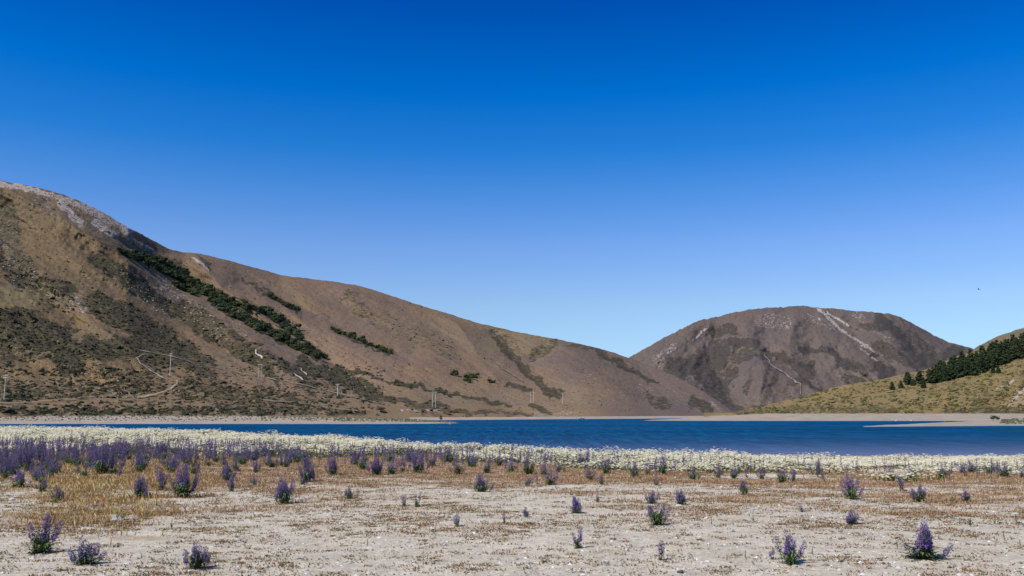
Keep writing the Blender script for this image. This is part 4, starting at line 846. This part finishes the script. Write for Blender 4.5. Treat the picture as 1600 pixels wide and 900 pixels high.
mid = [
 (700, 722, 24, 34, 8, 'dark bugloss row standing inside the white flowers, left of middle'), (735, 715, 22, 16, 4, 'dark upright bugloss against the white flowers beside a tall pale weed'), (740, 730, 18, 14, 4, 'short bugloss just below the dark upright one in the middle'), (761, 739, 20, 20, 5, 'fan-like bugloss at the lower edge of the white flowers, middle'),
 (798, 738, 20, 20, 5, 'dull straw-stemmed bugloss right of the fan-like one'), (800, 712, 18, 14, 4, 'bugloss poking above the densest white flowers in the middle'), (826, 741, 24, 30, 9, 'broad dark bugloss with crowded spikes in the middle of the rusty strip'), (825, 760, 15, 16, 4, 'low bugloss in front of the broad dark one'), (840, 757, 14, 5, 1, 'single short bugloss spike right of the low one'),
 (860, 758, 30, 22, 5, 'bugloss with one tall bright spike, middle of the rusty strip'), (874, 738, 16, 18, 4, 'small bugloss amid white daisies behind the tall bright spike'), (912, 728, 24, 26, 8, 'dense purple bugloss set into the white flowers right of middle'), (922, 751, 22, 18, 4, 'thin-stemmed bugloss right of middle in the rusty strip'), (940, 757, 16, 11, 3, 'small bright violet tuft-like bugloss right of the thin-stemmed one'),
 (947, 740, 28, 22, 7, 'tall dark bugloss at the white flower edge, above the small bright tuft'), (992, 746, 26, 22, 6, 'dull bugloss among white heads, left of the tallest dark clump'), (1012, 742, 20, 12, 3, 'slight bugloss between the dull one and the tallest dark clump'), (1035, 742, 32, 26, 9, 'tallest dark purple bugloss clump at the white flower edge right of middle'), (1025, 758, 16, 10, 3, 'small greenish bugloss below the tallest dark clump'),
 (1072, 731, 16, 16, 5, 'low dark bugloss right of the tallest dark clump'), (1083, 749, 16, 26, 5, 'row-like short bugloss on the pale strip right of middle'), (1122, 747, 22, 16, 5, 'leaning bugloss by a white flower on the pale strip'), (1147, 748, 17, 18, 4, 'short pair-like bugloss right of the leaning one'), (1167, 746, 12, 8, 2, 'tiny bugloss right of the short pair-like one'),
 (1190, 749, 18, 16, 5, 'greyish bugloss before the white flowers on the right'), (1222, 754, 22, 24, 8, 'dense bugloss clump before the white flowers, right half'), (1240, 752, 20, 12, 4, 'bluish bugloss touching the dense clump on its right'), (1278, 742, 24, 18, 6, 'dark bugloss against white flowers left of the bare gap'), (1284, 750, 18, 12, 3, 'small bugloss below the dark one left of the bare gap'), (1312, 728, 7, 12, 3, 'low dark bugloss tuft inside the white flowers'),
 (1390, 750, 24, 16, 4, 'open bugloss with daisies at its foot, right of the bare gap'), (1425, 748, 22, 22, 8, 'dense purple bugloss with white daisies before it on the right'), (1409, 767, 28, 12, 3, 'tall sparse bugloss below the dense purple one on the right'), (1473, 749, 22, 24, 7, 'wide bugloss at the white flower edge, right part'), (1505, 740, 16, 14, 5, 'short dark bugloss inside the white flowers near the right'),
 (1518, 740, 22, 18, 7, 'dark spiky bugloss in the crowded row near the right edge'), (1547, 741, 20, 20, 7, 'medium bugloss in the middle of the crowded row near the right edge'), (1570, 746, 22, 26, 9, 'densest bugloss at the right end of the crowded row'), (1597, 748, 16, 12, 4, 'bugloss cut by the right picture edge'), (1445, 716, 8, 6, 2, 'tiny bugloss sticking out of the white flowers, far right half'), (1370, 735, 8, 5, 1, 'lone tiny bugloss at the bare gap')]
mid += [(566, 733, 24, 24, 6, 'upright bugloss left of the wide violet clump, against the white belt'), (612, 741, 24, 22, 6, 'violet bugloss between the wide clump and the bushy strong violet one'), (640, 722, 22, 26, 6, 'dull bugloss row at the belt edge above the bushy strong violet one'),
 (675, 728, 22, 20, 5, 'thin bugloss right of the bushy strong violet one'), (610, 722, 18, 22, 5, 'small bugloss at the belt edge above the wide violet clump'), (715, 741, 20, 24, 5, 'straw-stemmed bugloss left of the fan-like one'), (735, 729, 18, 22, 5, 'short bugloss at the foot of the tall pale weed in the middle'),
 (780, 728, 16, 18, 4, 'short bugloss at the belt edge above the dull straw-stemmed one'), (850, 742, 18, 16, 4, 'narrow bugloss touching the broad dark one on its right')]
for x, y, h, wd, n, l in mid: bugloss(x, y, h*1.12, wd*1.2, min(n, 8), l, None, 'grey' if random.random() < .35 else 'far', leafy=.8, fl=1.15)
# the crowded drift at the left
nd = 0
while nd < 168:
    x = random.uniform(-20, 480); y = random.triangular(702, 765, 717); lim = ip(x, [(-20, 762), (60, 768), (110, 752), (200, 742), (330, 745), (480, 738)])
    if y > lim or (x > 330 and y > 728 and random.random() < .6) or fbm(np.array([x/40]), np.array([y/10]), 2, 3)[0] < .36: continue
    st = 'far' if random.random() < .65 else 'grey'
    L = ('violet' if st == 'far' else 'dull greyish')+' bugloss in the '+('back' if y < 722 else 'middle' if y < 738 else 'front')+' of the left drift, '+('by the left picture edge' if x < 70 else 'below the dark hillside scrub' if x < 150 else 'left of below the crossarm pole' if x < 235 else 'straight below the crossarm pole' if x < 330 else 'in its thin right end')
    bugloss(x, y, random.uniform(22, 37)*(.7 if x > 330 else 1), random.uniform(16, 32), random.choice((3, 4, 5, 6)), L, 'drift ('+L+')', st, leafy=.7); nd += 1
for i in range(34):
    x = random.uniform(330, 1600); y = ip(x, [(330, 722), (640, 726), (800, 730), (960, 736), (1280, 742), (1600, 740)])+random.uniform(-13, 5)
    bugloss(x, y, random.uniform(9, 17), random.uniform(8, 16), random.choice((2, 3)), *[(L_, 'belt edge ('+L_+')') for L_ in ['small dull bugloss along the lower edge of the white belt, '+('left part' if x < 640 else 'left of centre' if x < 800 else 'right of centre' if x < 1000 else 'right part' if x < 1300 else 'far right part')]][0], 'grey', leafy=.7)

# thousands of further single spikes in and behind the drift
def low_spike():
    rnd = np.random.default_rng(9); V, Fc, C = [], [], []
    for i in range(16):
        f = (i+.5)/16; z = .3+.68*f; a = i*2.4; r = .07*(1.15-f); s_ = .045*(1.2-.5*f); ca, sa = math.cos(a), math.sin(a); q = len(V)
        V += [(ca*r*.3, sa*r*.3, z-.03), (ca*r-sa*s_, sa*r+ca*s_, z), (ca*r+sa*s_, sa*r-ca*s_, z), (ca*r*1.1, sa*r*1.1, z+.06)]; Fc += [(q, q+1, q+3), (q, q+3, q+2)]; C += [np.array(VIO[i % 4])*rnd.uniform(.55, 1.1) if rnd.random() < .8 else np.array(GRN)]*4
    for i in range(7):
        a = i*2.1; z = .04+.05*i; L = .13; ca, sa = math.cos(a), math.sin(a); q = len(V)
        V += [(0, 0, z), (ca*L*.6-sa*.02, sa*L*.6+ca*.02, z+.05), (ca*L, sa*L, z+.08), (ca*L*.6+sa*.02, sa*L*.6-ca*.02, z+.05)]; Fc += [(q, q+1, q+2), (q, q+2, q+3)]; C += [np.array((.10, .14, .05))*rnd.uniform(.7, 1.2)]*4
    q = len(V); V += [(-.008, 0, 0), (.008, 0, 0), (0, 0, .95), (0, .01, 0)]; Fc += [(q, q+1, q+2), (q+1, q+3, q+2)]; C += [np.array((.12, .13, .06))]*4
    return np.array(V), np.array(Fc), np.array(C)
LV, LF, LC = low_spike(); n = 1150
sx_ = rng.uniform(-60, 520, n); sy_ = 700+np.abs(rng.normal(0, 13, n)); k = (fbm(sx_/30, sy_/7, 3, 2) > .42) & (rng.random(n) < ip(sx_, [(300, 1), (520, .3)])) & (sy_ < ip(sx_, [(0, 750), (330, 735), (520, 728)])); sx_, sy_ = sx_[k], sy_[k]
tx_ = np.where(rng.random(420) < .45, rng.uniform(500, 860, 420), rng.uniform(500, 1600, 420)); ty_ = ip(tx_, [(500, 714), (640, 716), (800, 722), (960, 730), (1280, 735), (1600, 738)])+rng.normal(1, 6, 420); sx_ = np.concatenate([sx_, tx_]); sy_ = np.concatenate([sy_, ty_])
r_, P = rowdist(sx_, sy_); n = len(P); hh_ = rng.uniform(.30, .66, n)*ip(sx_, [(400, 1), (700, .9), (1600, .75)])
V, Fc, C = template(LV, LF, LC, P, np.stack([hh_*.9, hh_*.9, hh_], 1), rng.uniform(0, 6.28, n), rng.uniform(.65, 1.15, (n, 1))*np.ones((1, 3)), rng.normal(0, .09, (n, 2)))
link('bugloss_spikes', mesh('bugloss_spikes', V, Fc, [M_plant], False, {'col': C}), label='countless small violet spikes filling the back of the drift before the white flowers', cat='flowers', kind='stuff')

# ------------------------------------------------------------------ white flower belt, grasses, mats, pebbles
def sample(n, amax, y0, y1, dens, power=1.0):
    Y = y0*(y1/y0)**(rng.random(n)**power); X = (rng.random(n)*2-1)*amax*Y; k = rng.random(n) < dens(X, Y)*np.where(np.abs(X/Y) > .62, .45, 1); return X[k], Y[k]
HEAD_V = np.array([(0, 0, .28)]+[(1.08*math.cos(a), 1.08*math.sin(a), -.05+.12*(i % 2)) for i, a in enumerate(np.linspace(0, 2*math.pi, 5)[:-1])]); HEAD_F = np.array([(0, i+1, (i+1) % 4+1) for i in range(4)])
BL_V = np.array([(-.5, 0, 0), (.5, 0, 0), (.35, .5, .6), (0, 1.3, 1.0)]); BL_F = np.array([(0, 1, 2), (0, 2, 3)])
def blades(X, Y, Z, H, Wd, colr, bend=.25):
    n = len(X); a = rng.uniform(0, 6.28, n); S = np.stack([Wd, H*bend*rng.uniform(.2, 1.6, n), H], 1)
    return template(BL_V, BL_F, np.array([[.7]*3, [.7]*3, [1.0]*3, [1.15]*3]), np.stack([X, Y, Z], 1), S, a, colr)
# mounds of white flowers
MX, MY = sample(33000, .90, 20, 125, lambda X, Y: flowers(X, Y)*(.6+.6*(fbm(X/1.5, Y/2.5, 3, 4) > .44)), .75)
nm = len(MX); mr = rng.uniform(.22, .5, nm)*(.7+MY/110); mh = rng.uniform(.20, .42, nm)*(.12+1.75*fbm(MX/2.4, MY/5, 2, 3))*ip(800+F*MX/MY, [(0, 1.1), (600, 1), (900, .92), (1280, .78), (1600, .72)])
k = 14; fx = rng.normal(0, .6, (nm, k)); fy = rng.normal(0, .6, (nm, k)); dd = np.clip(1-(fx**2+fy**2)/2.4, .15, 1)
X = (MX[:, None]+fx*mr[:, None]).ravel(); Y = (MY[:, None]+fy*mr[:, None]).ravel(); Z = gz(X, Y)+(mh[:, None]*dd*rng.uniform(.8, 1.1, (nm, k))).ravel()
sz_ = rng.uniform(.021, .039, len(X))*(1+Y/55); tint = np.array([.90, .865, .735])*rng.uniform(.75, 1.05, (len(X), 1)); tint[:, 2] *= rng.uniform(.80, 1.05, len(X))
V1, F1, C1 = template(HEAD_V, HEAD_F, np.array([[1, .97, .80]]+[[1, 1, 1]]*4), np.stack([X, Y, Z], 1), sz_, rng.uniform(0, 6, len(X)), tint, rng.normal(0, .35, (len(X), 2)))
link('white_flower_belt', mesh('white_flower_belt', V1, F1, [M_petal], False, {'col': C1}), label='belt of cream white daisies massed in mounds along the lake edge', cat='flowers', kind='stuff')
print('flower heads', len(X), 'mounds', nm)
k = 6; X = (MX[:, None]+rng.normal(0, .75, (nm, k))*mr[:, None]).ravel(); Y = (MY[:, None]+rng.normal(0, .6, (nm, k))*mr[:, None]).ravel(); Hh = np.repeat(mh, k)*rng.uniform(.35, .98, nm*k)
cg = np.array([[.15, .175, .05], [.24, .24, .08], [.33, .28, .12]])[rng.integers(0, 3, nm*k)]*rng.uniform(.7, 1.2, (nm*k, 1))
V, Fc, C = blades(X, Y, gz(X, Y), Hh, rng.uniform(.02, .05, nm*k)*(1+Y/70), cg)
link('flower_belt_foliage', mesh('flower_belt_foliage', V, Fc, [M_veg], False, {'col': C}), label='yellow-green stems and leaves under the white flowers', cat='foliage', kind='stuff')
# dry grass and rusty sorrel
def strawc(X, Y, n):
    a = 800+F*X/Y; gold = sstep(420, 200, a)[:, None]; pal = np.array([[.42, .215, .115], [.48, .31, .165], [.56, .45, .27], [.34, .19, .11], [.28, .28, .11]])
    c = pal[rng.choice(5, n, p=[.30, .27, .20, .13, .10])]; return (c*(1-gold)+c*np.array([1.12, 1.18, .9])*gold)*rng.uniform(.7, 1.3, (n, 1))
gd = lambda X, Y: np.clip(growth(X, Y)*1.25-.35, 0, 1)**1.2*(1-.9*flowers(X, Y))*(1-sstep(ip(800+F*X/Y, FE), ip(800+F*X/Y, FE)*1.05, Y))*sstep(12, 17, Y)
X, Y = sample(560000, .80, 12, 60, gd, .9); n = len(X); a = 800+F*X/Y; tall = (.6+.45*sstep(430, 250, a)*sstep(60, 120, a))
H = rng.uniform(.03, .13, n)*tall*(.3+1.3*fbm(X/.7, Y/.7, 2, 2)); V, Fc, C = blades(X, Y, gz(X, Y), H, rng.uniform(.005, .011, n)*(1+Y/30), strawc(X, Y, n), .45)
link('dry_grass', mesh('dry_grass', V, Fc, [M_veg], False, {'col': C}), label='rusty and straw-coloured dry grass covering the strip before the white flowers', cat='grass', kind='stuff'); print('grass', n)
# creeping mats on the sand: flat leaves in patches
md = lambda X, Y: np.clip(growth(X, Y)*1.15*(fbm(X/.7, Y/.6, 3, 5) > .48)*(.35+.65*sstep(9, 17, Y))+.14*(fbm(X/.3, Y/.3, 2, 6) > .52)+.02, .0, 1)*sstep(46, 30, Y)
PX, PY = sample(80000, .92, 7.5, 40, md, 1.0); npt = len(PX); print('mats', npt)
k = 15; pr = np.exp(rng.normal(-2.65, .5, npt)); ex = rng.normal(0, .75, (npt, k)); ey = rng.normal(0, .45, (npt, k)); X = (PX[:, None]+ex*pr[:, None]*1.25).ravel(); Y = (PY[:, None]+ey*pr[:, None]*1.2).ravel()
pal = np.array([[.25, .12, .06], [.34, .20, .09], [.17, .15, .06], [.42, .32, .16], [.13, .11, .055], [.30, .17, .09]]); pc = pal[rng.integers(0, 6, npt)]; C0 = np.repeat(pc, k, 0)*rng.uniform(.55, 1.4, (npt*k, 1))
mixin = rng.random(npt*k) < .12; C0[mixin] = pal[rng.integers(0, 6, mixin.sum())]
V, Fc, C = blades(X, Y, gz(X, Y)+.002, rng.uniform(.006, .026, len(X)), rng.uniform(.007, .018, len(X))*(1+Y/60), C0, 1.1)
link('creeping_mats', mesh('creeping_mats', V, Fc, [M_veg], False, {'col': C}), label='low reddish and olive creeping mats spotting the pale sand', cat='ground cover', kind='stuff')
# pebbles
X, Y = sample(80000, .92, 7, 45, lambda X, Y: np.clip(.35+1.1*(fbm(X/1.5, Y/1.5, 3, 7)-.4), .05, 1)*sstep(50, 20, Y), 1.35); n = len(X); s = np.exp(rng.normal(-4.6, .45, n))*(1+Y/45)
OV = np.array([(1, 0, 0), (0, 1, 0), (-1, 0, 0), (0, -1, 0), (0, 0, 1)], float); OF = np.array([(0, 1, 4), (1, 2, 4), (2, 3, 4), (3, 0, 4)])
tc_ = np.array([[.46, .43, .40], [.30, .28, .26], [.60, .58, .55], [.16, .15, .14], [.42, .36, .30]])[rng.choice(5, n, p=[.34, .24, .18, .10, .14])]*rng.uniform(.8, 1.15, (n, 1))
V, Fc, C = template(OV, OF, np.ones((5, 3)), np.stack([X, Y, gz(X, Y)-.001], 1), np.stack([s*rng.uniform(.8, 1.5, n), s, s*rng.uniform(.4, .8, n)], 1), rng.uniform(0, 6, n), tc_, rng.normal(0, .2, (n, 2)))
link('pebbles', mesh('pebbles', V, Fc, [M_stone], False, {'col': C}), label='small grey and white pebbles strewn over the sand', cat='pebbles', kind='stuff'); print('pebbles', n)
# single stones
def stone(x, y, wpx, hpx, c, label):
    r, p = rowdist(np.array([float(x)]), np.array([float(y)])); p = p[0]; m = p[1]/F
    V, Fc, C = lumpy((0, 0, hpx*m*.3), (wpx*m/2, wpx*m/2*.8, hpx*m*.62), np.random.default_rng(int(x)), 1, .22); C = np.broadcast_to(np.array(c), V.shape)*np.random.default_rng(3).uniform(.85, 1.15, (len(V), 1))
    link('stone', mesh('stone', V, Fc, [M_stone], False, {'col': C}), label=label, cat='stone', loc=p)
stone(182, 815, 16, 10, (.36, .35, .33), 'pale grey angular rock on the sand, largest at the left'); stone(205, 812, 20, 7, (.40, .35, .31), 'flat pinkish rock just right of the pale angular rock'); stone(1063, 896, 10, 5, (.07, .065, .07), 'dark stone at the bottom edge right of middle')
stone(827, 819, 8, 3.5, (.07, .07, .08), 'small dark stone below the tiny bugloss in the middle'); stone(148, 791, 16, 4, (.40, .36, .36), 'flat grey-violet stone below the golden grass at the left'); stone(1061, 791, 8, 3, (.62, .60, .58), 'white stone at the foot of the compact bugloss right of middle')
stone(1104, 810, 7, 3, (.60, .5, .42), 'pale orange stone on the sand right of middle'); stone(1178, 797, 12, 3, (.46, .45, .43), 'pair-like white stone flake on the rusty sand, right half'); stone(106, 787, 9, 3, (.58, .45, .38), 'pinkish stone right of the small greenish bugloss'); stone(1500, 888, 12, 3, (.42, .40, .37), 'flat white stone near the lower right corner')
stone(18, 782, 10, 4, (.46, .44, .42), 'small white stone near the left edge below the drift')
# thin green weeds standing on the sand
def weed(x, y, hpx, label, flower=False, yellow=False):
    r, p = rowdist(np.array([float(x)]), np.array([float(y)])); p = p[0]; H = hpx*p[1]/F; rnd = np.random.default_rng(int(x*3)); n = 16
    o = link('weed', None, label=label, cat='weed', loc=p); z = rnd.uniform(0, .85, n)*H; a = rnd.uniform(0, 6.28, n); L = H*.26*(1.15-z/H)
    V, Fc = [], []
    for i in range(n):
        ca, sa = math.cos(a[i]), math.sin(a[i]); w0 = L[i]*.16; q = len(V); V += [(0, 0, z[i]), (ca*L[i]*.5-sa*w0, sa*L[i]*.5+ca*w0, z[i]+L[i]*.5), (ca*L[i]*.5+sa*w0, sa*L[i]*.5-ca*w0, z[i]+L[i]*.5), (ca*L[i], sa*L[i], z[i]+L[i]*.8)]; Fc += [(q, q+1, q+2), (q+1, q+3, q+2)]
    base = np.array((.20, .20, .06) if yellow else (.11, .14, .05)); link('leaf_cluster', mesh('leaf_cluster', V, np.array(Fc), [M_plant], False, {'col': np.repeat(base[None]*1., len(V), 0)*rnd.uniform(.7, 1.3, (len(V), 1))}), o)
    V, q, cap = cyl(.005, .003, 0, H, 5); link('stem', mesh('stem', V, np.array(q), [M_plant], False, {'col': np.repeat(np.array([[.13, .14, .06]]), len(V), 0)}), o)
    if flower:
        V = HEAD_V*.05+np.array([0, 0, H]); link('flower_head', mesh('flower_head', V, HEAD_F, [M_petal], False, {'col': np.full((5, 3), .8)}), o)
for x, y, h, l, fl, ye in [(268, 826, 16, 'thin green weed standing alone on the left sand', 0, 0), (221, 873, 9, 'yellow-green weed tuft on the sand near the bottom left', 0, 1), (173, 855, 14, 'thin yellowish weed right of the low broad bugloss', 0, 1), (289, 801, 10, 'small green weed on the sand below the big deep violet bugloss', 0, 0),
        (1165, 872, 12, 'thin green weed, left of the large leaning bugloss', 0, 1), (1136, 876, 9, 'pale short weed on sand, nearest the bottom right of middle', 0, 1), (1112, 820, 12, 'short double-stemmed green weed right of middle', 0, 0), (1177, 814, 14, 'dark thin stalk on the sand right of middle', 0, 0), (1500, 822, 12, 'thin green weed, leftmost of the row at the right', 0, 0),
        (1517, 823, 22, 'taller green weed, second of the row at the right', 0, 0), (1555, 819, 18, 'green weed topped by a white flower at the right', 1, 0), (1588, 818, 15, 'green weed topped by a white flower at the right edge', 1, 0), (1402, 859, 14, 'straw-thin weed left of the largest bugloss', 0, 1), (1569, 845, 15, 'curved thin weed below the flower-topped ones', 0, 1), (1594, 853, 10, 'short green weed at the right edge', 0, 0),
        (1490, 785, 18, 'thin olive weed beside the small pale bugloss', 0, 1), (1433, 812, 9, 'low green weed below the dense dark round bugloss', 0, 0), (574, 853, 11, 'yellow-green weed low on the sand left of middle', 0, 1), (1270, 866, 12, 'bright yellow-green weed right of the large leaning bugloss', 0, 1), (1276, 824, 8, 'faint low weed on the sand between the right-hand bugloss', 0, 1),
        (598, 727, 26, 'tall yellow-green weed among the white flowers left of middle', 0, 1), (760, 718, 22, 'tall yellow-green weed among the white flowers in the middle', 0, 1), (855, 726, 20, 'yellow-green weed clump just right of the bushy ones in the middle', 0, 1), (480, 703, 18, 'green weed clump high in the white belt left of middle', 0, 1), (1000, 728, 16, 'green weed clump at the lower edge of the white belt', 0, 0), (820, 720, 24, 'green bushy weed beside white umbels in the middle', 0, 1), (828, 722, 22, 'second green bushy weed beside white umbels in the middle', 0, 0), (1094, 728, 20, 'bright green weed clump in the white flowers right of middle', 0, 0), (1235, 735, 20, 'bright green weed clump in the white flowers on the right', 0, 0)]:
    weed(x, y, h, l, bool(fl), bool(ye))
